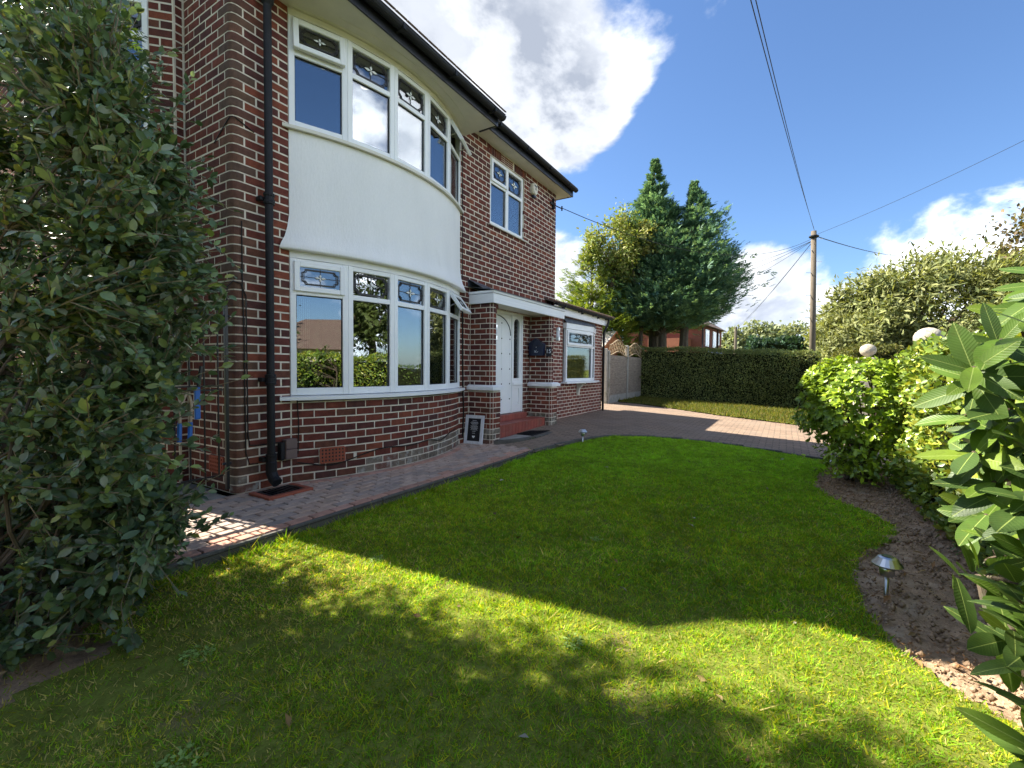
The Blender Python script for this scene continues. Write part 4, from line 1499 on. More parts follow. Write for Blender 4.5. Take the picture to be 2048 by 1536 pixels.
    t = MB().at(5.655, 0, 4.78, ry=.12).box(-.055, .04, -.090, -.086, -.014, .014).box(-.03, .035, -.090, -.086, -.046, -.036).box(-.02, .03, -.090, -.086, -.072, -.062)
    obj('lettering', t, 'ink', a)
    # telephone wire bracket
    k = thing('wire_bracket', 'black wire bracket at the far upper corner of the house', 'bracket', (6.62, -.02, 4.72))
    obj('plate', MB().cbox(6.42, 6.60, -.035, -.004, 4.70, 4.75, .004).cbox(6.53, 6.56, -.05, -.004, 4.62, 4.84, .004), 'black_plastic', k)
    obj('arm', MB().tube([(6.58, -.03, 4.72), (6.93, -.05, 4.745)], .012, 6).tube([(6.93, -.05, 4.70), (6.93, -.05, 4.80)], .016, 6), 'black_plastic', k)


wall_details()


def text_mesh(s, size, ext=.002):
    cu = bpy.data.curves.new('lettering', 'FONT')
    cu.body = s
    cu.size = size
    cu.extrude = ext
    cu.align_x = 'CENTER'
    o = bpy.data.objects.new('tmp', cu)
    COL.objects.link(o)
    bpy.context.view_layer.update()
    me = bpy.data.meshes.new_from_object(o.evaluated_get(bpy.context.evaluated_depsgraph_get()))
    bpy.data.objects.remove(o)
    return me


def porch_fittings():
    # letter box on the inner face of the right pier (facing -x)
    XF = 5.725
    lb = thing('letter_box', 'dark blue black wall letter box with a pitched lid', 'letter box', (XF, -.13, 1.45))
    pts = [(-.155, .02), (.155, .02), (.165, .24), (0, .345), (-.165, .24)]
    m = MB().at(XF, -.13, 1.45, rz=-PI / 2)
    n = len(pts)
    m.add([(p[0], 0, p[1]) for p in pts] + [(p[0], -.09, p[1]) for p in pts], [tuple(range(n)), tuple(range(n, 2 * n))[::-1]] + [(i, (i + 1) % n, n + (i + 1) % n, n + i) for i in range(n)])
    obj('body', m, 'navy_plastic', lb)
    m = MB().at(XF, -.13, 1.45, rz=-PI / 2)
    m.add([(-.185, .01, .232), (-.185, -.115, .232), (0, -.115, .36), (0, .01, .36), (.185, -.115, .232), (.185, .01, .232), (-.185, -.115, .218), (.185, -.115, .218), (0, -.115, .343)],
          [(0, 1, 2, 3), (3, 2, 4, 5), (1, 6, 8, 2), (2, 8, 7, 4)])
    obj('lid', m, 'navy_plastic', lb)
    m = MB().at(XF, -.13, 1.45, rz=-PI / 2).cbox(-.12, .12, -.095, -.088, .205, .213, .002)
    obj('slot', m, 'black_paint', lb)
    m = MB().at(XF - .091, -.14, 1.63, ry=-PI / 2).lathe([(.011, 0), (.011, .004)], 10)
    obj('lock', m, 'steel', lb)
    m = MB().at(XF, -.13, 1.45, rz=-PI / 2)
    m.tube([(-.035, -.093, .09), (-.02, -.093, .085), (.035, -.093, .083), (.05, -.093, .10)], .005, 5).tube([(-.02, -.093, .085), (.0, -.093, .105), (.018, -.093, .125)], .0045, 5).tube([(-.03, -.093, .115), (-.015, -.093, .105)], .004, 5)
    obj('post_horn', m, 'chalk', lb)
    # house number plaque
    hn = thing('house_number', 'small dark plaque with the house number 15 in white', 'house number', (5.72, -.375, 1.46))
    o = obj('plaque', MB().at(5.73, -.375, 1.55, rz=-PI / 2).cbox(-.062, .062, -.022, -.002, -.10, .085, .012), 'blackboard', hn)
    me = text_mesh('15', .115)
    obj('digits', me, 'chalk', hn, (5.7055, -.375, 1.515), rot=(PI / 2, 0, -PI / 2))
    # outside lamps
    def lamp(loc, rz, label):
        l = thing('wall_lamp', label, 'wall lamp', loc, 'porch wall lamps')
        x, y, z = loc
        obj('bracket', MB().at(x, y, z, rz=rz).at(x, y, z, rz=rz).cbox(-.035, .035, -.016, 0, -.05, .05, .012).tube([(0, -.01, -.0), (0, -.10, -.0)], .010, 6), 'cream_plastic', l)
        obj('shade', MB().at(x + math.sin(rz) * .11, y - math.cos(rz) * .11, z).lathe([(.033, .035), (.033, .16)], 12), 'chalk', l)
        c = MB().at(x + math.sin(rz) * .11, y - math.cos(rz) * .11, z).lathe([(.04, -.04), (.042, -.035), (.042, .036), (.036, .04)], 12)
        c.lathe([(.036, .155), (.042, .158), (.042, .215), (.036, .22)], 12)
        obj('cap', c, 'steel', l, smooth=False)
    lamp((3.763, -.33, 1.70), PI / 2, 'white and steel wall lamp on the left porch pier beside the door')
    lamp((5.80, -.412, 1.80), 0.25, 'white and steel wall lamp on the right porch pier above the house number')
    # leaning sign in a pale frame
    s = thing('framed_sign', 'small black sign with a white heart in a pale wooden frame leaning by the porch', 'sign', (3.5, -.2, 0))
    T = Matrix.Translation((3.48, -.185, .006)) @ Matrix.Rotation(-PI / 2 + .12, 4, 'Z') @ Matrix.Rotation(-.17, 4, 'X')
    w, h, b = .33, .46, .052
    def part(name, fn, mat, parent=s):
        q = MB(); q.T = T
        fn(q)
        return obj(name, q, mat, parent)
    part('frame', lambda q: q.cbox(-w / 2, -w / 2 + b, -.02, .012, 0, h, .004).cbox(w / 2 - b, w / 2, -.02, .012, 0, h, .004).cbox(-w / 2 + b - .001, w / 2 - b + .001, -.018, .010, 0, b, .004).cbox(-w / 2 + b - .001, w / 2 - b + .001, -.018, .010, h - b, h, .004), 'frame_wood')
    bd = part('board', lambda q: q.box(-w / 2 + b - .004, w / 2 - b + .004, -.008, 0, b - .004, h - b + .004), 'blackboard')
    def lines(q):
        for z, ww in ((.375, .075), (.352, .11), (.338, .14), (.324, .12), (.305, .085), (.288, .13), (.274, .115), (.258, .14), (.244, .10), (.228, .12), (.205, .06), (.175, .05)):
            x = -ww / 2
            while x < ww / 2:
                L = random.uniform(.008, .022)
                q.box(x, min(x + L, ww / 2), -.0095, -.0088, z - .0028, z + .0028)
                x += L + .005
    part('lettering', lines, 'chalk')
    def heart(q):
        P = []
        for t in np.linspace(0, 2 * PI, 24, endpoint=False):
            P.append((.026 * math.sin(t) ** 3, .0018 * (13 * math.cos(t) - 5 * math.cos(2 * t) - 2 * math.cos(3 * t) - math.cos(4 * t)) * .8 + .12))
        q.add([(p[0], -.0098, p[1]) for p in P] + [(0, -.0098, .118)], [(i, (i + 1) % 24, 24)[::-1] for i in range(24)])
    part('heart', heart, 'chalk')
    # loppers hung on the side gate
    lo = thing('garden_loppers', 'blue handled garden loppers hanging on the black iron side gate', 'loppers', (-.36, -.03, .7))
    obj('handle', MB().tube([(-.40, -.02, .98), (-.45, -.02, .85), (-.455, -.02, .72)], .014, 6), 'handle_wood', lo)
    obj('handle', MB().tube([(-.39, -.02, .98), (-.365, -.02, .88), (-.375, -.02, .72)], .014, 6), 'handle_wood', lo)
    obj('grip', MB().tube([(-.455, -.02, .72), (-.46, -.02, .56)], .019, 6), 'blue_grip', lo)
    obj('grip', MB().tube([(-.375, -.02, .72), (-.382, -.02, .56)], .019, 6), 'blue_grip', lo)
    obj('blade', MB().cbox(-.345, -.30, -.035, -.01, .74, 1.02, .006), 'blue_grip', lo)
    obj('blade', MB().tube([(-.31, -.02, 1.02), (-.285, -.02, 1.2)], .016, 6), 'black_paint', lo)


porch_fittings()


def gate():
    g = thing('iron_gate', 'black wrought iron side gate between the house corner and the hedge', 'gate', (-.5, .05, 0))
    def bar(name, a, b, r=.008):
        obj(name, MB().tube([a, b], r, 6), 'black_paint', g)
    obj('post', MB().cbox(-.065, -.035, .03, .06, .06, 1.76, .003), 'black_paint', g)
    for z in (.20, .985, 1.02, 1.66):
        obj('rail', MB().cbox(-1.05, -.085, .038, .058, z - .007, z + .007, .002), 'black_paint', g)
    for k in range(9):
        x = -.12 - k * .115
        obj('bar', MB().tube([(x, .048, .18), (x, .048, 1.66)], .008, 6), 'black_paint', g)
    for k in range(4):
        x = -.178 - k * .23
        pts = [(x - .058 * math.cos(t), .048, 1.66 + .10 * math.sin(t)) for t in np.linspace(0, PI, 9)]
        obj('loop', MB().tube(pts, .007, 6), 'black_paint', g)
    obj('hinge', MB().tube([(-.02, .04, 1.66), (-.09, .048, 1.66)], .012, 6), 'black_paint', g)
    obj('hinge', MB().tube([(-.02, .04, .3), (-.09, .048, .3)], .012, 6), 'black_paint', g)


gate()

# ------------------------------------------------------------------ foliage helpers
def rand_unit(n):
    v = RNG.normal(size=(n, 3))
    return v / np.linalg.norm(v, axis=1, keepdims=True)


def nrm(v):
    return v / np.maximum(np.linalg.norm(v, axis=1, keepdims=True), 1e-9)


def leaves(P, D, N, L, W, cols, fold=.18, curve=0.0, oval=False):
    """rhombic leaves folded on the midrib; returns arrays for np_mesh"""
    n = len(P)
    D = nrm(D)
    S = nrm(np.cross(D, N))
    N = np.cross(S, D)
    L = np.broadcast_to(L, n)[:, None]; W = np.broadcast_to(W, n)[:, None]
    a = P
    b = P + D * L * .45 + S * W * .5 + N * W * fold
    c = P + D * L - N * L * curve
    d = P + D * L * .45 - S * W * .5 + N * W * fold
    if oval:
        m1 = P + D * L * .5 - N * L * curve * .3
        q = lambda t, w, sg: P + D * L * t + S * W * w * sg + N * (W * fold * 2 * w - L * curve * t * t)
        V = np.stack([a, q(.25, .42, 1), q(.62, .46, 1), c, q(.62, .46, -1), q(.25, .42, -1), m1], 1).reshape(-1, 3)
        i = np.arange(n) * 7
        F = np.concatenate([np.stack([i + 6, i + k, i + (k + 1) % 6], -1) for k in range(6)])
        return V, F, np.repeat(cols, 7, 0)
    V = np.stack([a, b, c, d], 1).reshape(-1, 3)
    i = np.arange(n) * 4
    F = np.concatenate([np.stack([i, i + 1, i + 2], -1), np.stack([i, i + 2, i + 3], -1)])
    return V, F, np.repeat(cols, 4, 0)


def fronds(P, D, N, L, cols, k=6, spread=.55, wid=.13):
    """flat feathery sprays: a fan of thin triangles along each axis"""
    n = len(P)
    D = nrm(D); S = nrm(np.cross(D, N)); N = np.cross(S, D)
    L = np.broadcast_to(L, n)[:, None]
    Vs, Cs = [], []
    for i in range(k):
        side = 1 if i % 2 else -1
        t = .12 + .8 * (i // 2) / max(1, (k - 1) // 2)
        last = i == k - 1
        ax = D if last else nrm(D * (1 - spread * .5) + S * side * spread + N * RNG.normal(0, .12, (n, 1)))
        o = P + D * L * (t * .62)
        ln = L * ((.62 - .30 * t) if not last else .5) * RNG.uniform(.7, 1.25, (n, 1))
        sw = nrm(np.cross(ax, N)) * L * wid * .5
        m = o + ax * ln * .45
        Vs.append(np.stack([o, m - sw, o + ax * ln - N * L * .08, m + sw], 1))
        Cs.append(np.repeat(cols * RNG.uniform(.8, 1.2, (n, 1)), 4, 0).reshape(n, 4, -1))
    V = np.concatenate(Vs).reshape(-1, 3)
    Cc = np.concatenate(Cs).reshape(-1, cols.shape[1])
    F = np.arange(len(V)).reshape(-1, 4)
    return V, F, Cc


def tones(n, base, jit=.25, mixw=None):
    b = np.array(base)
    i = RNG.choice(len(b), n, p=mixw)
    return b[i] * RNG.uniform(1 - jit, 1 + jit, (n, 1))


def limb(mb, a, b, r0, r1, bend=.08, n=6, sides=7):
    a, b = Vector(a), Vector(b)
    L = (b - a).length
    o = Vector((random.uniform(-1, 1), random.uniform(-1, 1), random.uniform(-.4, .6))) * L * bend
    pts = [a + (b - a) * t + o * math.sin(PI * t) for t in np.linspace(0, 1, n)]
    mb.tube(pts, r0, sides, r1)
    return pts


def conifer(name, label, base, height, radius, n, spray, cols, group=None, lean=(0, 0), top_sharp=.8, low=.08, droop=-.15, sweep=(0, 0), mat='leaf_soft', lobes=9, branch_up=.25, per=26, lat_w=.20, wid=.13, spire=0.0):
    """cypress: trunk, branches and flat sprays in uneven tiers"""
    t = thing(name, label, 'tree', base, group)
    bx, by, bz = base
    tr = MB()
    tr.tube([(bx, by, bz - .1), (bx + lean[0] * .4, by + lean[1] * .4, bz + height * .45), (bx + lean[0], by + lean[1], bz + height * .98)], max(.05, radius * .085), 8, .012)
    lob = [(random.uniform(0, 2 * PI), random.uniform(.12, .9), random.uniform(.75, 1.3)) for _ in range(lobes)]
    nb = int(n / per)
    P, D, N, S, CI = [], [], [], [], []
    for b in range(nb):
        h = low + (1 - low) * (random.random() ** 1.5)
        az = random.uniform(0, 2 * PI)
        prof = (1 - h) ** top_sharp * (.55 + .45 * min(1, (h + .12) / .3)) * (1 - spire * float(sm(h, .5, .92)))
        f = 1.0
        for la, lh, lm in lob:
            da = (az - la + PI) % (2 * PI) - PI
            f += (lm - 1) * 1.5 * math.exp(-(da / .5) ** 2 - ((h - lh) / .12) ** 2)
        R = radius * prof * f * random.choice((random.uniform(.4, .85), random.uniform(.8, 1.2))) + .02
        R *= 1 + sweep[0] * math.cos(az - sweep[1])
        o = np.array([bx + lean[0] * h, by + lean[1] * h, bz + h * height])
        up = branch_up + .5 * h
        d = np.array([math.cos(az), math.sin(az), up]); d /= np.linalg.norm(d)
        if b % 3 == 0 and R > .25:
            tr.tube([tuple(o), tuple(o + d * R * .5), tuple(o + d * R * .86 + np.array([0, 0, .05 * R]))], .012 + .012 * R, 5, .004)
        m = per
        s = RNG.uniform(.25, 1.0, m) ** .6
        lat = np.array([-math.sin(az), math.cos(az), 0])
        w = RNG.normal(0, 1, m) * R * lat_w * (.4 + s)
        p = o + d * (s * R)[:, None] + lat * w[:, None] + np.array([0, 0, 1]) * (RNG.normal(0, .06, m) * R)[:, None]
        dd = d * .9 + lat * (np.sign(w) * RNG.uniform(0, .7, m))[:, None] + np.array([0, 0, 1]) * RNG.normal(droop, .25, m)[:, None]
        nn = np.array([0, 0, 1]) + RNG.normal(0, .45, (m, 3))
        P.append(p); D.append(dd); N.append(nn)
        S.append(spray * RNG.uniform(.55, 1.25, m) * (.38 + .75 * (1 - h)))
        CI.append(np.full(m, s.mean() * 0 + 1))
    P = np.concatenate(P); D = np.concatenate(D); N = np.concatenate(N); S = np.concatenate(S)
    c = tones(len(P), cols, .3)
    V, F, K = fronds(P, D, N, S, c, wid=wid)
    obj('trunk', tr, 'bark', t)
    obj('crown', np_mesh('crown', V, F, K), mat, t)
    return t


def broadleaf(name, label, base, center, radii, n, size, cols, clumps=70, group=None, cat='tree', stems=1, trunk_r=.16, spread=.16, limbs=26, asp=.55, mat='leaf_soft', up=.2, hang=0.0, seedshell=.55):
    t = thing(name, label, cat, base, group)
    c0 = np.array(center); R = np.array(radii)
    u = rand_unit(clumps) * (RNG.uniform(seedshell, 1.0, clumps) ** .5)[:, None]
    u[:, 2] = np.where(u[:, 2] < -.55, -.55 * RNG.random(clumps), u[:, 2])
    cc = c0 + u * R
    csz = RNG.uniform(.6, 1.3, clumps)
    i = RNG.integers(0, clumps, n)
    q = RNG.normal(0, 1, (n, 3)) * spread * csz[i][:, None] * R
    if hang:
        q[:, 2] -= np.abs(RNG.normal(0, hang, n)) * R[2]
    P = cc[i] + q
    out = nrm((P - c0) / R)
    D = out * .6 + rand_unit(n) + np.array([0, 0, -.25 - hang])
    N = out * .7 + np.array([0, 0, .8]) + RNG.normal(0, .5, (n, 3))
    col = tones(n, cols, .3) * (.82 + .36 * (csz[i][:, None] - .6) / .7)
    sz = size * RNG.uniform(.6, 1.3, n)
    V, F, K = leaves(P, D, N, sz, sz * asp, col)
    tr = MB()
    top = c0 + np.array([0, 0, R[2] * .25])
    for s in range(stems):
        o = np.array(base, float) + (RNG.normal(0, trunk_r * 1.5, 3) * [1, 1, 0] if stems > 1 else 0)
        limb(tr, o - [0, 0, .1], c0 + RNG.normal(0, .25, 3) * R * (stems > 1), trunk_r, trunk_r * .55, .05)
    for k in range(limbs):
        e = cc[RNG.integers(0, clumps)]
        s0 = np.array(base) + (c0 - np.array(base)) * random.uniform(.55, 1.0)
        limb(tr, s0, e, trunk_r * .34, trunk_r * .06, .12, 5, 5)
    obj('trunk', tr, 'bark', t)
    obj('crown', np_mesh('crown', V, F, K), mat, t)
    return t


def hedge(name, label, pts, width, height, n, size, cols, zf, mat='leaf_soft', cat='hedge', group=None, asp=.5, core=True, bump=.05, box_faces=True, frond=False, sides=('l', 'r', 't', 'e')):
    """clipped hedge along a line of points"""
    t = thing(name, label, cat, (pts[0][0], pts[0][1], float(zf(*pts[0]))), group)
    P = [Vector((p[0], p[1])) for p in pts]
    cm = MB()
    L = [(b - a).length for a, b in zip(P, P[1:])]
    tot = sum(L)
    Ps, Ns = [], []
    for (a, b), l in zip(zip(P, P[1:]), L):
        d = (b - a) / l
        nrm2 = Vector((-d.y, d.x))
        m = int(n * l / tot)
        s = RNG.uniform(0, l, m)
        per = 2 * height + width
        q = RNG.uniform(0, per, m)
        x = np.where(q < height, -width / 2, np.where(q < 2 * height, width / 2, q - 2 * height - width / 2))
        z = np.where(q < height, q, np.where(q < 2 * height, q - height, height))
        nx = np.where(q < height, -1.0, np.where(q < 2 * height, 1.0, 0.0)); nz = np.where(q < 2 * height, 0.0, 1.0)
        if a is P[0] or b is P[-1]:                      # end faces
            me_ = int(m * width / per * .9)
            for end in ([0.0] if a is P[0] else []) + ([l] if b is P[-1] else []):
                k = RNG.integers(0, m, me_)
                s[k] = end; x[k] = RNG.uniform(-width / 2, width / 2, me_); z[k] = RNG.uniform(0, height, me_)
        wob = bump * (hash_noise(s + pts[0][0] * 3, z + x, 2.3, 41) - .5) * 2 + bump * .6 * (hash_noise(s, z - x, 6, 42) - .5) * 2
        x = x + nx * (wob + RNG.normal(-.02, .03, m)); z = z + nz * (wob + RNG.normal(-.01, .03, m))
        gx = a.x + d.x * s + nrm2.x * x; gy = a.y + d.y * s + nrm2.y * x
        Ps.append(np.stack([gx, gy, zf(gx, gy) + z], -1))
        Ns.append(np.stack([nrm2.x * nx, nrm2.y * nx, nz], -1))
        i = .93
        w = width / 2 * .82
        za = float(zf(a.x, a.y)); zb = float(zf(b.x, b.y))
        o0, o1 = a + d * (.06 if a is P[0] else -.1), b - d * (.06 if b is P[-1] else -.1)
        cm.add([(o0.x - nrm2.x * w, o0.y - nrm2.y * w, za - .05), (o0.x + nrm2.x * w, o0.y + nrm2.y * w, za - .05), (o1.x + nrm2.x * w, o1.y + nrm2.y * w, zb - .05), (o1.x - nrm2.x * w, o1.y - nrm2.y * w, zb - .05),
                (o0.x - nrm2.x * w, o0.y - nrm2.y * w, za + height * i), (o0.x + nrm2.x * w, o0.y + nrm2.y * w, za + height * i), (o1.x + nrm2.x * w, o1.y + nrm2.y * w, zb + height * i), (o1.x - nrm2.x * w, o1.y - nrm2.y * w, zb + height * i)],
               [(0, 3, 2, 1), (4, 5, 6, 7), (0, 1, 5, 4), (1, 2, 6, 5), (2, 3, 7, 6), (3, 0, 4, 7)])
    P_ = np.concatenate(Ps); N_ = np.concatenate(Ns)
    m = len(P_)
    D = N_ * .55 + rand_unit(m) * .9 + np.array([0, 0, .25])
    NN = N_ + RNG.normal(0, .55, (m, 3)) + np.array([0, 0, .35])
    col = tones(m, cols, .3)
    col *= (.8 + .4 * hash_noise(P_[:, 0] + P_[:, 1], P_[:, 2], 3, 44))[:, None]
    sz = size * RNG.uniform(.55, 1.35, m)
    if frond:
        V, F, K = fronds(P_ - N_ * size * .3, D, NN, sz, col, 5, .6, .2)
    else:
        V, F, K = leaves(P_ - N_ * size * .25, D, NN, sz, sz * asp, col)
    obj('leaf_mass', np_mesh('leaf_mass', V, F, K), mat, t)
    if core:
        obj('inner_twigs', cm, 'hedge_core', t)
    return t


# ------------------------------------------------------------------ the boundary: fence, shed, hedges, gate posts
def fence():
    f = thing('panel_fence', 'weathered lap panel fence with arched trellis top and concrete posts', 'fence', (11.4, .4, .1))
    Y = .40
    xs = [11.43, 13.37, 15.37]
    zb = .09
    for x in xs:
        obj('post', MB().cbox(x - .055, x + .055, Y - .055, Y + .055, zb - .1, 2.05 if x > 11.5 else 1.80, .012), 'concrete', f)
    obj('post', MB().cbox(11.28, 11.37, Y - .02, Y + .10, zb - .1, 1.86, .01), 'concrete', f)
    for a, b in zip(xs, xs[1:]):
        x0, x1 = a + .058, b - .058
        obj('gravel_board', MB().cbox(x0, x1, Y - .022, Y + .022, zb - .05, zb + .30, .006), 'concrete', f)
        n = 12
        for k in range(n):
            z = zb + .31 + k * .105
            top = 1.70
            if z > top - .05:
                break
            obj('board', MB().at(0, Y, 0).add([(x0, -.022 - random.uniform(0, .006), z - .012), (x1, -.022 - random.uniform(0, .006), z - .012 + random.uniform(-.008, .008)), (x1, -.006, z + .112), (x0, -.006, z + .112),
                                                 (x0, .012, z - .012), (x1, .012, z - .012), (x1, .012, z + .112), (x0, .012, z + .112)],
                                                [(0, 1, 2, 3), (7, 6, 5, 4), (0, 4, 5, 1), (1, 5, 6, 2), (2, 6, 7, 3), (3, 7, 4, 0)]), 'fence_wood', f)
        def wave(t, z, amp):
            return z + amp * (math.sin(PI * t) ** 2 if t < .62 else (math.sin(PI * .62) ** 2) * (1 - (t - .62) / .38) ** 1.5)
        for z, nm in ((1.66, 'panel_rail'), (1.98, 'trellis_rail')):
            pts = [(x0 + (x1 - x0) * t, Y - .015, wave(t, z, .20 if nm == 'trellis_rail' else .14)) for t in np.linspace(0, 1, 15)]
            obj(nm, MB().tube(pts, .022, 5), 'trellis_wood', f)
        tr = MB()
        k = 0
        for s in (1, -1):
            for q in np.linspace(-.15, 1.1, 14):
                L = []
                for t in np.linspace(0, 1, 7):
                    xt = q + s * t * .12
                    if -.001 <= xt <= 1.001:
                        zlo, zhi = wave(xt, 1.66, .14), wave(xt, 1.98, .20)
                        L.append((x0 + (x1 - x0) * xt, Y - .015 + .008 * s, zlo + (zhi - zlo) * t))
                if len(L) > 1:
                    tr.tube(L, .007, 4)
        obj('trellis', tr, 'trellis_wood', f)
    s = thing('garden_shed', 'orange brown wooden shed with pale felt roof behind the fence', 'shed', (13.9, 1.2, .1))
    y0, y1 = 1.25, 3.6
    xc = 14.45
    w = 1.2
    g = MB()
    for k in range(14):
        z = .1 + k * .14
        g.cbox(xc - w, xc + w, y0 - .01 - .004 * (k % 2), y0 + .02, z, z + .137, .004)
    g.add([(xc - w, y0, 2.06), (xc + w, y0, 2.06), (xc, y0, 2.62)], [(0, 1, 2)])
    g.box(xc - w, xc - w + .03, y0, y1, .1, 2.06)
    obj('wall', g, 'shed_wood', s)
    r = MB().add([(xc - w - .1, y0 - .1, 2.02), (xc, y0 - .1, 2.66), (xc, y1, 2.66), (xc - w - .1, y1, 2.02), (xc + w + .1, y0 - .1, 2.02), (xc + w + .1, y1, 2.02)], [(0, 1, 2, 3), (1, 4, 5, 2)])
    obj('roof', r, 'felt', s)
    obj('bargeboard', MB().tube([(xc - w - .1, y0 - .11, 2.0), (xc, y0 - .11, 2.63), (xc + w + .1, y0 - .11, 2.0)], .035, 4), 'shed_wood', s)


fence()
ZG = lambda x, y: zg(x, y) - .02
hedge('clipped_hedge', 'tall dark clipped conifer hedge at the far end of the drive', [(15.55, .75), (15.75, -2.0), (15.95, -5.3)], .9, 1.95, 52000, .055,
      [(.16, .20, .06), (.19, .225, .07), (.25, .26, .085), (.14, .18, .075)], ZG, frond=False, bump=.05)
hedge('clipped_hedge', 'sunlit yellowish green clipped hedge along the street beyond the gateway', [(15.5, -6.0), (10.2, -6.05)], .8, 1.92, 20000, .06,
      [(.10, .115, .02), (.07, .085, .02), (.13, .12, .025)], ZG)
hedge('ivy_hedge', 'dense sunlit ivy covered hedge along the right side of the lawn', [(4.35, -5.75), (2.6, -5.72), (.6, -5.78), (-4.0, -6.1)], .62, 1.52, 46000, .055,
      [(.20, .29, .032), (.28, .36, .04), (.13, .21, .036), (.36, .37, .05), (.15, .22, .05)], lambda x, y: zl(x, y), mat='leaf', asp=.75, bump=.07)


hedge('unseen_shade_hedge', 'unseen tall dark hedge added left of view to shade the lawn', [(-4.9, -6.6), (-4.7, -1.9)], .9, 2.9, 5000, .12, [(.07, .11, .04), (.09, .13, .045)], lambda x, y: np.zeros_like(np.asarray(x, float)) - .1)  # out of view, added to shade the near left lawn


def gate_posts():
    for x, y, z, lab in ((5.16, -5.85, 1.50, 'large pale stone ball finial above the ivy hedge, nearer of the two'), (9.62, -5.82, 1.53, 'small pale stone ball finial above the glossy shrub, farther of the two')):
        g = thing('gate_pillar', lab, 'gate pillar', (x, y, -.15), 'gate pillars with stone balls')
        obj('shaft', MB().cbox(x - .2, x + .2, y - .2, y + .2, -.2, z - .09, .01), 'stone', g)
        obj('cap', MB().cbox(x - .16, x + .16, y - .16, y + .16, z - .088, z - .03, .015), 'stone', g)
        n = 9
        prof = [(.06, -.03)] + [(max(.002, .145 * math.cos(t)), .125 + .13 * math.sin(t)) for t in np.linspace(-1.2, PI / 2, n)]
        obj('ball', MB().at(x, y, z).lathe(prof, 18), 'stone', g, smooth=True)


gate_posts()


def glossy_bush():
    t = thing('glossy_shrub', 'bright green glossy leaved shrub beside the hedge end, sunlit on top', 'shrub', (4.35, -5.15, -.1))
    tr = MB()
    P, D, N = [], [], []
    n_ros = 1700
    cc = np.array([4.9, -5.15, .78])
    R = np.array([.75, .58, .56])
    for k in range(n_ros):
        u = rand_unit(1)[0] * random.uniform(.62, 1.0) ** .5
        if u[2] < -.45 and random.random() < .75:
            continue
        u = np.sign(u) * np.abs(u) ** .72
        c = cc + u * R * (1 + .12 * math.sin(5 * u[0] + 3 * u[1]))
        out = u / np.linalg.norm(u)
        ax = out * .8 + np.array([0, 0, .55]) + RNG.normal(0, .25, 3)
        ax /= np.linalg.norm(ax)
        a0 = np.cross(ax, [0.3, .5, .8]); a0 /= np.linalg.norm(a0)
        b0 = np.cross(ax, a0)
        m = random.randint(6, 9)
        for i in range(m):
            th = 2 * PI * i / m + random.uniform(-.3, .3)
            d = (a0 * math.cos(th) + b0 * math.sin(th)) * .9 + ax * random.uniform(.25, .9)
            P.append(c); D.append(d); N.append(ax + RNG.normal(0, .15, 3))
    for k in range(420):                                   # low leafy skirt
        c = np.array([4.35, -5.15, 0]) + np.array([random.gauss(0, .34), random.gauss(0, .2), abs(random.gauss(0, .2)) + .02])
        for i in range(3):
            P.append(c); D.append(rand_unit(1)[0] + [0, 0, .4]); N.append(np.array([0, 0, 1]) + RNG.normal(0, .5, 3))
    P, D, N = map(np.array, (P, D, N))
    n = len(P)
    sz = RNG.uniform(.05, .09, n)
    col = tones(n, [(.24, .35, .025), (.31, .42, .03), (.16, .25, .03)], .25)
    V, F, K = leaves(P, D, N, sz, sz * .46, col, .12, .12, True)
    for k in range(16):
        b = (4.4 + random.gauss(0, .09), -5.15 + random.gauss(0, .07), -.08)
        e = cc + rand_unit(1)[0] * R * .75
        limb(tr, b, e, .022, .007, .12, 6, 6)
    obj('stems', tr, 'bark', t)
    obj('leaf_mass', np_mesh('leaf_mass', V, F, K), 'leaf', t)


glossy_bush()


def leaf_master(nm, L, W, c, curl=.12, fold=.16, n=7):
    """one big leaf: base at the origin, tip along +x, upper side +z"""
    V, F = [], []
    for i in range(n + 1):
        t = i / n
        w = W / 2 * (math.sin(PI * min(1, t ** 1.12 * .965 + .03)) ** .62)
        z = -curl * L * t * t
        V += [(L * t, -w, z + fold * w), (L * t, 0, z), (L * t, w, z + fold * w)]
    for i in range(n):
        b = 3 * i
        F += [(b, b + 3, b + 4, b + 1), (b + 1, b + 4, b + 5, b + 2)]
    me = bpy.data.meshes.new(nm)
    me.from_pydata(V, [], F)
    colour(me, c)
    me.polygons.foreach_set('use_smooth', [True] * len(me.polygons))
    return me


def place_leaf(me, parent, p, d, nz):
    d = Vector(d).normalized(); nz = Vector(nz)
    s = nz.cross(d).normalized(); nz = d.cross(s)
    Mx = Matrix((d, s, nz)).transposed()
    o = obj('leaf', me, None, parent, p)
    o.rotation_euler = Mx.to_euler()
    k = random.uniform(.66, 1.15)
    o.scale = (k, k * random.uniform(.85, 1.15), k * random.uniform(.3, 1.9))
    return o


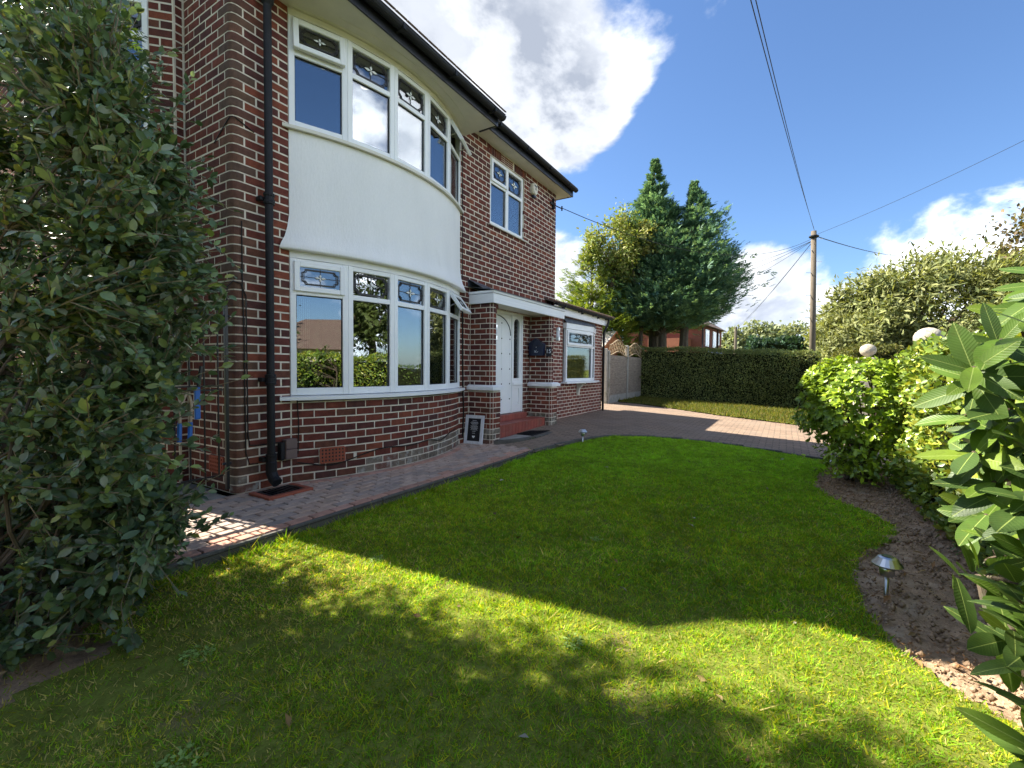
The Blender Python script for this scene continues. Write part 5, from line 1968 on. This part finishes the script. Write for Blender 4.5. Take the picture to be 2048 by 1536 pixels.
def rhododendron():
    t = thing('rhododendron', 'large leaved green rhododendron close by at the right edge of the lawn', 'shrub', (.05, -5.3, -.05))
    mats = []
    for k in range(10):
        c = [(.10, .18, .022), (.14, .225, .026), (.08, .145, .022), (.06, .11, .025), (.17, .245, .028)][k % 5]
        me = leaf_master('leaf', .130 + .014 * (k % 4), .052 + .006 * (k % 3), c, curl=.06 + .05 * (k % 3))
        me.materials.append(MATS['rhodo_leaf'])
        mats.append(me)
    wh = [(1990, 1165, 1.28), (1945, 965, 1.42), (2010, 985, 1.30), (1905, 735, 1.42), (1985, 790, 1.4), (2035, 640, 1.3), (1960, 680, 1.45), (2040, 560, 1.5), (2030, 850, 1.35),
          (1985, 1262, 1.36), (2035, 1265, 1.26), (1905, 905, 1.45), (1890, 830, 1.5), (2040, 1110, 1.25), (1930, 1130, 1.45), (1960, 860, 1.55), (2060, 1385, 1.2),
          (2000, 1080, 1.45), (2060, 740, 1.4), (1930, 1030, 1.6), (2050, 1500, 1.15), (2075, 950, 1.3), (2080, 1180, 1.3), (1990, 620, 1.7), (1905, 1010, 1.75), (2090, 620, 1.5), (2080, 500, 1.55)]
    tr = MB()
    root = np.array([.08, -5.28, -.08])
    stems = []
    for k in range(5):
        e = unproj(1960 + k * 30, 1150 - k * 90, 1.75)
        pts = limb(tr, root + RNG.normal(0, .03, 3), e, .03, .016, .1, 7, 7)
        stems += [np.array(p) for p in pts]
    count = 0
    lst = []
    for px, py, dp in wh:
        c = unproj(px + 42, py, dp)
        near = min(stems, key=lambda s: np.linalg.norm(s - c) + (5 if s[2] > c[2] + .1 else 0))
        limb(tr, near, c, .010, .006, .08, 5, 6)
        tocam = CAM - c; tocam /= np.linalg.norm(tocam)
        ax = np.array([0, 0, .75]) + tocam * .35 + RNG.normal(0, .28, 3)
        ax /= np.linalg.norm(ax)
        a0 = np.cross(ax, [.2, .9, .1]); a0 /= np.linalg.norm(a0)
        b0 = np.cross(ax, a0)
        m = random.randint(8, 11)
        for i in range(m):
            th = 2.4 * i + random.uniform(-.25, .25)
            rise = .75 - 1.0 * (i / m) + random.uniform(-.15, .15)
            d = (a0 * math.cos(th) + b0 * math.sin(th)) + ax * rise
            lst.append((c - ax * .012 * i, d, ax + RNG.normal(0, .12, 3), random.choice(mats if i < 5 else mats[2:4] + mats[7:9] + mats[:2])))  # lower leaves drawn from darker meshes, shade put into their colour
    for p, d, nz, me in lst[:300]:
        place_leaf(me, t, p, d, nz)
    obj('stems', tr, 'bark', t)


rhododendron()


def left_shrub():
    t = thing('berry_shrub', 'big tangled grey green shrub with small leaves filling the left edge', 'shrub', (-1.75, -1.2, -.06))
    tr, tw = MB(), MB()
    P, D, N = [], [], []
    root = np.array([-1.75, -1.15, -.08])
    def bound(py):
        return np.interp(py, [0, 120, 300, 420, 480, 600, 660, 760, 850, 950, 1060, 1140, 1230, 1330], [225, 300, 345, 395, 440, 440, 375, 320, 315, 345, 370, 330, 180, 60])
    tips = []
    tries = 0
    while len(tips) < 900 and tries < 30000:
        tries += 1
        py = random.uniform(-60, 1310)
        px = bound(max(0, py)) - abs(random.gauss(0, 190)) + 10
        if px < -260:
            continue
        dep = random.choice((random.uniform(1.75, 2.4), random.uniform(2.05, 3.35))) if py < 1150 else random.uniform(1.75, 2.6)
        if px > 330:
            dep = random.uniform(2.0, 2.6)
        if py > 1000:
            dep = min(dep, 2.6)
        q = unproj(px, py, dep)
        if q[2] < -.02 or q[0] > -.45:
            continue
        tips.append((q, px, py))
    main = []
    for k in range(34):
        q, px, py = random.choice(tips)
        b = root + np.array([random.gauss(0, .28), random.gauss(0, .18), 0])
        e = b + (q - b) * random.uniform(.72, .92)
        mid = b + (e - b) * .5 + np.array([0, 0, .15])
        pts = limb(tr, b, e, random.uniform(.008, .017), .005, .22, 8, 6)
        main += [np.array(p) for p in pts[2:]]
    main = np.array(main)
    for q, px, py in tips:
        d = np.linalg.norm(main - q, axis=1) + np.where(main[:, 2] > q[2], .25, 0)
        s = main[np.argmin(d)]
        if np.linalg.norm(s - q) > .9:
            s = q + (s - q) / np.linalg.norm(s - q) * .9
        pts = limb(tw, s, q, .0055, .0022, .10, 6, 4)
        ax = q - s
        L = np.linalg.norm(ax)
        m = int(16 + L * 26)
        for i in range(m):
            u = random.uniform(.12, 1.02)
            c = np.array(pts[0]) + (np.array(pts[-1]) - np.array(pts[0])) * u
            k = min(int(u * 5), 4)
            c = np.array(pts[k]) + (np.array(pts[k + 1]) - np.array(pts[k])) * (u * 5 - k if u < 1 else 1)
            P.append(c + RNG.normal(0, .016, 3)); D.append(ax / max(L, .01) * .9 + RNG.normal(0, .75, 3)); N.append(np.array([-.2, -.3, .8]) + RNG.normal(0, .55, 3))
        # side shoots
        for j in range(3):
            u = random.uniform(.3, .9)
            k = min(int(u * 5), 4)
            c = np.array(pts[k])
            e = c + ax / max(L, .01) * random.uniform(.03, .14) + RNG.normal(0, .10, 3)
            tw.tube([tuple(c), tuple((c + e) / 2 + RNG.normal(0, .008, 3)), tuple(e)], .0028, 4, .0014)
            for i in range(9):
                w = random.random()
                P.append(c + (e - c) * w); D.append((e - c) * 6 + RNG.normal(0, .7, 3)); N.append(np.array([-.2, -.3, .8]) + RNG.normal(0, .5, 3))
    for (x0, y0, d0, x1, y1, d1) in ((120, 1010, 2.3, 425, 785, 2.5), (230, 1150, 2.25, 462, 1030, 2.4), (20, 1330, 1.95, 150, 1205, 1.9), (270, 300, 2.6, 385, 152, 2.7), (300, 560, 2.6, 300, 545, 2.6),
                                     (235, 190, 2.6, 250, 85, 2.65), (70, 160, 2.4, 100, 40, 2.4), (330, 420, 2.7, 480, 540, 3.0), (40, 980, 2.0, 100, 690, 2.1), (180, 650, 2.2, 300, 555, 2.2), (300, 390, 2.6, 375, 285, 2.7),
                                     (10, 1260, 1.9, 60, 1120, 1.85), (150, 1200, 2.1, 270, 1290, 2.0), (330, 1030, 2.4, 430, 975, 2.6), (0, 420, 2.1, 60, 300, 2.1)):
        a, b = unproj(x0, y0, d0), unproj(x1, y1, d1)
        pts = limb(tw, a, b, .005, .0018, .06, 8, 5)
        ax = (b - a) / max(1e-6, np.linalg.norm(b - a))
        m = max(6, int(np.linalg.norm(b - a) / .022))
        for i in range(m):
            u = (i + .5) / m
            k = min(int(u * 7), 6)
            c = np.array(pts[k]) + (np.array(pts[k + 1]) - np.array(pts[k])) * (u * 7 - k)
            sd = np.cross(ax, [.3, -.6, .7]) * (1 if i % 2 else -1)
            P.append(c); D.append(ax * .7 + sd * .9 + RNG.normal(0, .2, 3)); N.append(np.array([-.1, -.6, .7]) + RNG.normal(0, .3, 3))
    P, D, N = map(np.array, (P, D, N))
    px, py, z = project(P)
    n = len(P)
    sz = RNG.uniform(.03, .062, n)
    col = tones(n, [(.095, .155, .07), (.13, .20, .085), (.06, .105, .05), (.19, .25, .07), (.19, .225, .145), (.27, .28, .065)], .22, [.28, .27, .2, .1, .11, .04])
    vis = (px > 0) & (px < 520) & (py > 0) & (py < 1400)
    order = np.argsort(np.where(vis, z / sz * .04, 99))
    big = order[:290]
    rest = order[290:]
    V, F, K = leaves(P[rest], D[rest], N[rest], sz[rest], sz[rest] * .58, col[rest], .14, .10, True)
    obj('leaf_mass', np_mesh('leaf_mass', V, F, K), 'leaf', t, kind='stuff')
    ms = []
    for k in range(8):
        me = leaf_master('leaf', .052 + .004 * (k % 4), .030 + .003 * (k % 3), [(.125, .20, .09), (.155, .23, .10), (.10, .165, .08), (.23, .28, .085)][k % 4], .10, .2, 4)
        me.materials.append(MATS['leaf'])
        ms.append(me)
    for i in big:
        place_leaf(random.choice(ms), t, P[i], D[i], N[i])
    obj('branches', tr, 'bark', t)
    obj('twigs', tw, 'twig', t)
    bm = MB().lathe([(.001, -.008), (.007, -.004), (.008, 0), (.006, .006), (.001, .008)], 7).mesh('berry')
    bm.materials.append(MATS['fruit'])
    for k in range(60):
        i = random.choice(rest)
        if vis[i]:
            obj('berry', bm, None, t, P[i])


left_shrub()
conifer('cypress', 'dark green cypress behind the tangled shrub beside the iron gate', (-1.52, .1, -.05), 6.4, .56, 6000, .17,
        [(.05, .095, .026), (.065, .115, .03), (.085, .14, .03), (.042, .08, .03)], lean=(.62, .1), top_sharp=.26, low=.01, droop=-.25)
conifer('cypress', 'dense dark cypress left of the gate, close behind the tangled shrub', (-2.0, -.15, -.05), 5.9, .62, 3600, .18,
        [(.045, .085, .026), (.06, .105, .03), (.075, .12, .03)], top_sharp=.3, low=.01, droop=-.2)
conifer('cypress', 'taller dark cypress farther back beyond the side passage', (-1.75, 1.6, -.05), 6.6, .75, 2600, .22,
        [(.028, .05, .018), (.035, .06, .02), (.045, .07, .02)], lean=(-.1, 0), top_sharp=.45, low=.01, droop=-.2)
conifer('cypress', 'dark cypress mostly hidden at the far left behind the shrub', (-2.3, .3, -.05), 5.8, .8, 2200, .22,
        [(.026, .046, .018), (.034, .058, .02)], top_sharp=.45, low=.01, droop=-.2)

# tall trees behind the fence
LEY = [(.105, .205, .145), (.14, .25, .165), (.08, .165, .125), (.18, .29, .165)]
GOLD = [(.21, .27, .04), (.17, .24, .04), (.26, .30, .06), (.12, .19, .035)]
conifer('leyland_cypress', 'tallest blue green cypress with a thin spire above the fence', (17.6, .5, .1), 9.95, 3.5, 20000, .44, LEY, lean=(-.1, .1), top_sharp=.86, low=.25, droop=-.02, branch_up=.28, sweep=(.12, -1.0), lobes=34, per=46, lat_w=.15, wid=.16, spire=.28)
conifer('leyland_cypress', 'blue green cypress leaning right with long side branches', (17.2, -.7, .1), 8.75, 2.9, 15000, .40, LEY, lean=(.3, -.3), top_sharp=.84, low=.40, droop=.05, branch_up=.34, sweep=(.42, -1.0), lobes=34, per=46, lat_w=.15, wid=.16, spire=.25)
conifer('leyland_cypress', 'lower bushy cypress filling the gap between the two spires', (16.7, -.05, .1), 7.0, 3.0, 12000, .42, LEY, top_sharp=.7, low=.36, droop=.0, branch_up=.3, sweep=(.25, -1.0), lobes=26, per=46, lat_w=.16, wid=.16)
conifer('golden_cypress', 'yellow green cypress on the left of the tree group by the house', (15.6, 2.6, .1), 6.2, 2.3, 9000, .42, GOLD, top_sharp=.6, low=.06, droop=-.05, lobes=12)
broadleaf('oak_tree', 'yellowing broad leaved tree top rising beside the cypress', (15.9, 2.0, .1), (15.6, 1.75, 5.9), (1.05, 1.05, 1.65), 5200, .15, [(.25, .28, .07), (.21, .27, .06), (.30, .30, .10), (.16, .22, .05)], clumps=46, limbs=14, trunk_r=.12)
broadleaf('oak_tree', 'small yellow green leafy crown in front of the tall cypress spire', (16.4, .9, .1), (16.2, .65, 6.3), (.95, .8, .75), 2400, .15, [(.28, .27, .08), (.22, .25, .07)], clumps=26, limbs=8, trunk_r=.10)

# trees to the right beyond the street hedge
broadleaf('willow_tree', 'wide pale green feathery tree on the right behind the hedge', (40, -13.5, -.2), (39.5, -13.0, 4.6), (6.2, 6.4, 4.7), 46000, .46,
          [(.22, .24, .09), (.19, .21, .08), (.26, .27, .10), (.14, .17, .06)], clumps=300, limbs=60, trunk_r=.30, spread=.10, asp=.3, hang=.05, seedshell=.4)
broadleaf('willow_tree', 'lower pale green feathery tree end beside the telegraph pole', (35.5, -8.0, -.2), (35.5, -8.0, 2.6), (3.2, 2.4, 2.3), 14000, .36,
          [(.22, .24, .09), (.19, .21, .08), (.25, .26, .10)], clumps=110, limbs=26, trunk_r=.16, spread=.11, asp=.3, seedshell=.4)
broadleaf('copper_beech', 'brownish green tree at the far right edge behind the willow', (39, -19.5, -.2), (39, -19.0, 7.2), (3.6, 3.8, 4.6), 12000, .34,
          [(.15, .105, .05), (.13, .115, .05), (.105, .10, .045)], clumps=110, limbs=30, trunk_r=.26, spread=.11)
for k, (x, y, h, w, lab) in enumerate(((86, 3.2, 7.6, 3.2, 'small distant round tree beside the far pole'), (90, -.6, 9.0, 4.6, 'largest of the distant round trees on the horizon'), (94, -5.2, 9.0, 4.2, 'rightmost distant round tree on the horizon'))):
    broadleaf('distant_tree', lab, (x, y, 0), (x, y, h * .58), (w * .9, w * .9, h * .46), 4200, .75, [(.22, .25, .13), (.18, .22, .12), (.26, .28, .15)], clumps=60, limbs=14, trunk_r=.3, group='distant trees', spread=.13)  # leaf colours paled to stand in for distance haze
hedge('far_hedge', 'dark green bushy hedge far off at the foot of the telegraph pole', [(38, -1.9), (38.6, -6.6)], 2.0, 3.55, 5200, .32, [(.035, .075, .045), (.045, .09, .05), (.03, .06, .038)], lambda x, y: np.zeros_like(np.asarray(x, float)), bump=.3)


def poles_and_wires():
    p = thing('telegraph_pole', 'tall weathered wooden telegraph pole with climbing steps beyond the hedge', 'telegraph pole', (22.0, -5.4, -.2))
    obj('shaft', MB().tube([(22.0, -5.42, -.3), (22.0, -5.36, 4), (22.02, -5.30, 7.45)], .125, 12, .105), 'pole_wood', p, smooth=True)
    for k in range(8):
        z = 3.6 + k * .5
        s = 1 if k % 2 else -1
        d = RT0 * s
        obj('step', MB().tube([tuple(np.array([22.0, -5.35, z])), tuple(np.array([22.0, -5.35, z]) + d * .34)], .016, 5), 'steel', p)
    obj('bracket', MB().at(22.0, -5.31, 7.15).lathe([(.15, 0), (.2, .03), (.2, .07), (.15, .1)], 10), 'black_plastic', p)
    q = thing('telegraph_pole', 'thin distant telegraph pole at the end of the neighbouring house', 'telegraph pole', (64.5, 1.35, 0))
    obj('shaft', MB().tube([(64.5, 1.35, -.3), (64.5, 1.35, 7.0)], .2, 8, .17), 'pole_wood', q)
    top = np.array([22.0, -5.31, 7.25])
    def wire(a, b, sag, label, r=.011):
        a, b = np.array(a, float), np.array(b, float)
        pts = [tuple(a + (b - a) * t - np.array([0, 0, sag * 4 * t * (1 - t)])) for t in np.linspace(0, 1, 22)]
        o = obj('overhead_wire', MB().tube(pts, r, 5), 'cable')
        tag(o, label, 'wire')
    a1 = unproj(1517, 0, 5.2); a2 = unproj(1507, 0, 5.0)
    wire(top + [0, 0, .25], top + [0, 0, .25] + (a1 - top - [0, 0, .25]) * 1.25, .18, 'right hand of two overhead wires running up to the top of the picture', .006)
    wire(top + [-.1, 0, .25], top + [-.1, 0, .25] + (a2 - top - [-.1, 0, .25]) * 1.25, .16, 'left hand of two overhead wires running up to the top of the picture', .006)
    wire(top, unproj(2120, 245, 13), .12, 'overhead wire rising from the pole to the right edge', .007)
    wire(top, unproj(1840, 508, 55), .5, 'thin overhead wire sloping down right towards the willow', .02)
    wire((6.93, -.05, 4.76), top - [0, 0, .1], .9, 'telephone wire from the house corner to the telegraph pole', .008)
    for px, py, d, r, lab in ((1395, 545, 30, .010, 'upper overhead wire sagging left into the cypress'), (1390, 570, 30, .010, 'second overhead wire sagging left into the cypress'), (1395, 600, 34, .008, 'third faint overhead wire sagging left towards the cypress'), (1472, 655, 62, .011, 'long overhead wire dropping left to the distant pole'), (1471, 659, 62, .011, 'companion wire dropping left beside the long one')):
        wire(top - [0, 0, .2], unproj(px, py, d), .35, lab, r)


poles_and_wires()


def ceiling_lamps():
    m = bpy.data.materials.new('lamp_glow')
    m.use_nodes = True
    t = NT(m.node_tree)
    finish(t, t.n('ShaderNodeEmission', {'Color': (1, .86, .62, 1), 'Strength': 1.6}).outputs[0])
    MATS['lamp_glow'] = m
    for px, py, d, lab in ((648, 132, 5.3, 'glowing ring lamp behind the leftmost upper bay window'), (731, 173, 5.9, 'glowing ring lamp behind the second upper bay window')):
        c = unproj(px, py, d)
        l = thing('ring_lamp', lab, 'ceiling lamp', tuple(c), 'ring lamps in the upper room')
        pts = [tuple(c + np.array([math.cos(a) * .055, math.sin(a) * .055, 0.0])) for a in np.linspace(0, 2 * PI, 21)]
        obj('ring', MB().tube(pts, .009, 6, cap=False), 'lamp_glow', l)
        obj('flex', MB().tube([tuple(c + np.array([.055, 0, 0])), (c[0] + .02, c[1], 4.9)], .004, 5), 'cable', l)


ceiling_lamps()


def neighbour_house():
    h = thing('neighbour_house', 'orange brick neighbouring house with tiled roof beyond the hedge', 'house', (42, 3, 0))
    # front plane runs away from the camera; left gable faces us; wing brick coloured lighter as if sunlit
    rz = -.10
    O = (38.6, 1.7)
    w = MB().at(O[0], O[1], 0, rz)
    w.box(0, 7.2, 0, 7, 0, 5.0)
    wl = obj('wall', w, 'far_brick', h)
    colour(wl.data, (.17, .062, .045))
    g = MB().at(O[0] - .6, O[1] + .9, 0, rz)
    g.box(-1.0, .6, 0, 3.2, 0, 3.9)
    sw = obj('wing', g, 'far_brick', h)
    colour(sw.data, (.25, .095, .062))
    r = MB().at(O[0], O[1], 0, rz)
    r.add([(-.4, -.4, 5.0), (7.6, -.4, 5.0), (7.6, 7.4, 5.0), (-.4, 7.4, 5.0), (2.8, 3.5, 7.6), (4.6, 3.5, 7.6)], [(0, 1, 5, 4), (1, 2, 5), (2, 3, 4, 5), (3, 0, 4), (0, 3, 2, 1)])
    rf = obj('roof', r, 'roof_tile', h)
    obj('chimney', MB().at(O[0], O[1], 0, rz).box(5.6, 6.3, 1.2, 1.8, 5.4, 6.4), 'far_brick', rf)
    colour(bpy.data.objects['chimney'].data, (.2, .07, .05))
    for x0, x1, z0, z1 in ((1.0, 2.2, 3.3, 4.75), (3.6, 4.8, 3.3, 4.75), (5.7, 6.1, 3.6, 4.7)):
        wn = obj('window', MB().at(O[0], O[1], 0, rz).box(x0, x1, -.06, .0, z0, z1), 'upvc', h)
        m = (x0 + x1) / 2
        for a, b in ((x0 + .08, m - .04), (m + .04, x1 - .08)):
            if b - a > .05:
                obj('pane', MB().at(O[0], O[1], 0, rz).box(a, b, -.075, -.062, z0 + .1, z1 - .1), 'glass', wn)
    obj('porch_roof', MB().at(O[0], O[1], 0, rz).add([(-.6, -1.4, 2.5), (6.6, -1.4, 2.5), (6.6, 0, 3.0), (-.6, 0, 3.0), (-.6, -1.4, 2.3), (6.6, -1.4, 2.3)], [(0, 1, 2, 3), (4, 5, 1, 0)]), 'lead_sheet', h)
    obj('porch_fascia', MB().at(O[0], O[1], 0, rz).box(-.6, 6.6, -1.45, -1.40, 2.25, 2.5), 'white_paint', h)
    for x in (-.03, 5.3):
        obj('downpipe', MB().at(O[0], O[1], 0, rz).tube([(x, -.08, 0), (x, -.08, 5)], .06, 6), 'black_plastic', h)
    f = thing('far_fence', 'low grey distant fence between the neighbour house and far hedge', 'fence', (58, -2, 0))
    for k in range(5):
        obj('panel', MB().cbox(58.0, 58.1, -5.2 + k * 1.85, -3.42 + k * 1.85, 0, 3.2, .02), 'fence_wood', f)


neighbour_house()


def across_street():
    """what the bay windows mirror: a bungalow and trees on the other side of the road"""
    b = thing('bungalow', 'pale bungalow across the street, mirrored in the bay windows', 'house', (0, -22, 0))
    b.location.y -= 12
    obj('wall', MB().box(-9, 3, -27, -20, -.3, 2.6), 'wall_paint', b)
    rf = MB().add([(-9.5, -19.5, 2.6), (3.5, -19.5, 2.6), (3.5, -27.5, 2.6), (-9.5, -27.5, 2.6), (-6, -23.5, 5.2), (0, -23.5, 5.2)], [(0, 1, 5, 4), (1, 2, 5), (2, 3, 4, 5), (3, 0, 4), (0, 1, 2, 3)])
    obj('roof', rf, 'roof_tile', b)
    for x in (-7, -3, .5):
        w = obj('window', MB().box(x, x + 1.6, -20.0, -19.94, .8, 2.1), 'upvc', b)
        obj('pane', MB().box(x + .1, x + 1.5, -19.935, -19.925, .9, 2.0), 'glass', w)
    hedge('street_hedge', 'long green hedge on the far side of the road, seen only mirrored', [(-16, -15.2), (26, -15.2)], .9, 1.5, 9000, .16, [(.10, .16, .03), (.13, .19, .035)], lambda x, y: np.zeros_like(np.asarray(x, float)) - .2)
    c = thing('parked_car', 'white car parked across the road, mirrored in the bay windows', 'car', (6.5, -12.6, -.24))
    prof = [(-2.1, .35), (2.1, .35), (2.15, .75), (1.2, .95), (.6, 1.45), (-1.2, 1.48), (-1.9, 1.0), (-2.15, .9)]
    for dx, nm, mt, y0, y1, sc in ((0, 'body', 'white_paint', -13.4, -11.75, 1.0),):
        m = MB().at(6.5, 0, -.24)
        n = len(prof)
        m.add([(p[0], y0, p[1]) for p in prof] + [(p[0], y1, p[1]) for p in prof], [tuple(range(n)), tuple(range(n, 2 * n))[::-1]] + [(i, n + i, n + (i + 1) % n, (i + 1) % n) for i in range(n)])
        obj(nm, m, mt, c)
    obj('side_window', MB().at(6.5, 0, -.24).box(-1.3, .55, -11.748, -11.74, 1.0, 1.36), 'glass', c)
    for x in (-1.3, 1.3):
        obj('wheel', MB().at(6.5 + x, -11.76, .06, rx=PI / 2).lathe([(.31, -.02), (.31, .18)], 18), 'mat_rubber', c)
    broadleaf('street_tree', 'leafy tree across the street mirrored in the bay glass', (7, -17, -.2), (7, -17, 4.2), (2.4, 2.4, 2.8), 9000, .26, [(.07, .10, .025), (.09, .12, .03)], clumps=80, limbs=18, trunk_r=.2)
    broadleaf('street_tree', 'broad tree beyond the bungalow, mirrored in the left bay window', (-11, -30, -.2), (-11, -30, 5.5), (4.5, 4.5, 4), 7000, .4, [(.07, .10, .025), (.08, .11, .03)], clumps=80, limbs=14, trunk_r=.3)


across_street()


def solar_lamps():
    for (x, y), lab in (((1.05, -4.88), 'nearest steel solar stake lamp in the flower bed'), ((4.62, -4.92), 'solar stake lamp at the far end of the flower bed'), ((4.72, -1.52), 'solar stake lamp at the lawn edge near the porch')):
        z = float(zl(x, y))
        s = .92
        t = thing('solar_lamp', lab, 'garden lamp', (x, y, z), 'solar stake lamps')
        obj('stake', MB().at(x, y, z).lathe([(.003, -.08), (.011, -.04), (.011, .115)], 8), 'steel', t, smooth=True)
        obj('cup', MB().at(x, y, z).lathe([(.012, .11), (.034, .122), (.036, .150), (.040, .175)], 16), 'steel', t, smooth=True)
        obj('cap', MB().at(x, y, z).lathe([(.045, .168), (.070, .176), (.073, .184), (.044, .222), (.030, .228)], 20), 'steel', t)
        obj('solar_panel', MB().at(x, y, z).lathe([(.001, .2285), (.029, .2290), (.028, .2305)], 12), 'solar_cell', t)


solar_lamps()


def litter():
    """dry leaves, clods and weeds on bed and lawn"""
    n = 900
    x = RNG.uniform(-.2, 5.6, n); y = RNG.uniform(-5.6, -4.6, n)
    k = ~LAWN_IN(x, y)
    x, y = x[k], y[k]
    P = np.stack([x, y, zl(x, y) + .022 + .02 * RNG.random(len(x)) + .05 * sm(-y, 4.9, 5.5)], -1)
    m = len(x)
    D = RNG.normal(0, 1, (m, 3)) * [1, 1, .25]; N = np.array([0, 0, 1]) + RNG.normal(0, .3, (m, 3))
    sz = RNG.gamma(3, .0085, m)
    V, F, K = leaves(P, D, N, sz, sz * .36, tones(m, [(.30, .17, .07), (.24, .13, .06), (.36, .24, .11), (.2, .1, .05)], .3), .25)
    o = obj('dry_leaves', np_mesh('dry_leaves', V, F, K), 'dead_leaf', kind='stuff')
    tag(o, 'dry brown leaves scattered over the soil of the flower bed', 'leaves')
    n = 9000
    x = RNG.uniform(-.4, 5.6, n); y = RNG.uniform(-5.5, -4.6, n)
    k = ~LAWN_IN(x, y)
    x, y = x[k], y[k]; n = len(x)
    V, F = [], []
    base = np.array([(1, 0, 0), (-1, 0, 0), (0, 1, 0), (0, -1, 0), (0, 0, 1), (0, 0, -1)], float)
    tri = np.array([(0, 2, 4), (2, 1, 4), (1, 3, 4), (3, 0, 4), (2, 0, 5), (1, 2, 5), (3, 1, 5), (0, 3, 5)])
    r = RNG.gamma(2.0, .0030, n)
    Vb = base[None] * RNG.uniform(.6, 1.3, (n, 6, 1)) * r[:, None, None] + np.stack([x, y, zl(x, y) + .01 + .05 * sm(-y, 4.9, 5.5)], -1)[:, None]
    Fb = tri[None] + (np.arange(n) * 6)[:, None, None]
    o = obj('soil_clods', np_mesh('soil_clods', Vb.reshape(-1, 3), Fb.reshape(-1, 3)), 'soil', kind='stuff')
    tag(o, 'crumbly brown soil clods on the flower bed', 'soil')
    m = 150
    x = RNG.uniform(-2.2, 5.0, m); y = RNG.uniform(-5.0, -1.3, m)
    k = LAWN_IN(x, y)
    x, y = x[k], y[k]; m = len(x)
    P = np.stack([x, y, zl(x, y) + .022], -1)
    sz = RNG.gamma(3, .009, m)
    V, F, K = leaves(P, RNG.normal(0, 1, (m, 3)) * [1, 1, .2], np.array([0, 0, 1]) + RNG.normal(0, .4, (m, 3)), sz, sz * .5, tones(m, [(.36, .26, .12), (.26, .16, .07), (.5, .45, .36), (.16, .09, .05)], .3), .3)
    o = obj('dry_leaves', np_mesh('lawn_leaves', V, F, K), 'dead_leaf', kind='stuff')
    tag(o, 'few small fallen leaves and petals lying on the lawn', 'leaves')
    m = 700
    x = RNG.uniform(-3.2, -.8, m); y = RNG.uniform(-2.5, -1.3, m)
    k = ~_LAWN(x, y)
    x, y = x[k], y[k]; m = len(x)
    P = np.stack([x, y, np.full(m, -.055)], -1)
    sz = RNG.gamma(3, .010, m)
    V, F, K = leaves(P, RNG.normal(0, 1, (m, 3)) * [1, 1, .25], np.array([0, 0, 1]) + RNG.normal(0, .4, (m, 3)), sz, sz * .45, tones(m, [(.26, .15, .07), (.18, .10, .05), (.34, .25, .14)], .3), .3)
    o = obj('dry_leaves', np_mesh('bed_leaves', V, F, K), 'dead_leaf', kind='stuff')
    tag(o, 'brown leaf litter on the bare soil under the left shrub', 'leaves')
    # weeds in the lawn
    P, D, N = [], [], []
    spots = [(-.62, -4.62, .10), (-.55, -4.75, .07), (-.75, -4.5, .06), (-1.35, -3.5, .05), (-.2, -2.1, .04), (-1.3, -2.2, .07), (-1.0, -3.9, .04), (.9, -3.2, .04), (-.35, -3.55, .05), (-1.6, -2.75, .08)]
    for sx, sy, r in spots:
        for k in range(int(70 * r / .06)):
            a, q = random.uniform(0, 2 * PI), r * math.sqrt(random.random())
            X, Y = sx + q * math.cos(a), sy + q * math.sin(a)
            P.append((X, Y, float(zl(X, Y)) + .02 + .012 * random.random())); D.append((random.gauss(0, 1), random.gauss(0, 1), .25)); N.append((random.gauss(0, .25), random.gauss(0, .25), 1))
    P, D, N = map(np.array, (P, D, N))
    m = len(P)
    sz = RNG.uniform(.010, .024, m)
    V, F, K = leaves(P, D, N, sz, sz * .7, tones(m, [(.24, .36, .09), (.30, .42, .11), (.20, .30, .07)], .2), .1)
    o = obj('lawn_weeds', np_mesh('lawn_weeds', V, F, K), 'leaf_soft', kind='stuff')
    tag(o, 'small leafy weeds and clover patches in the lawn', 'weeds')


litter()
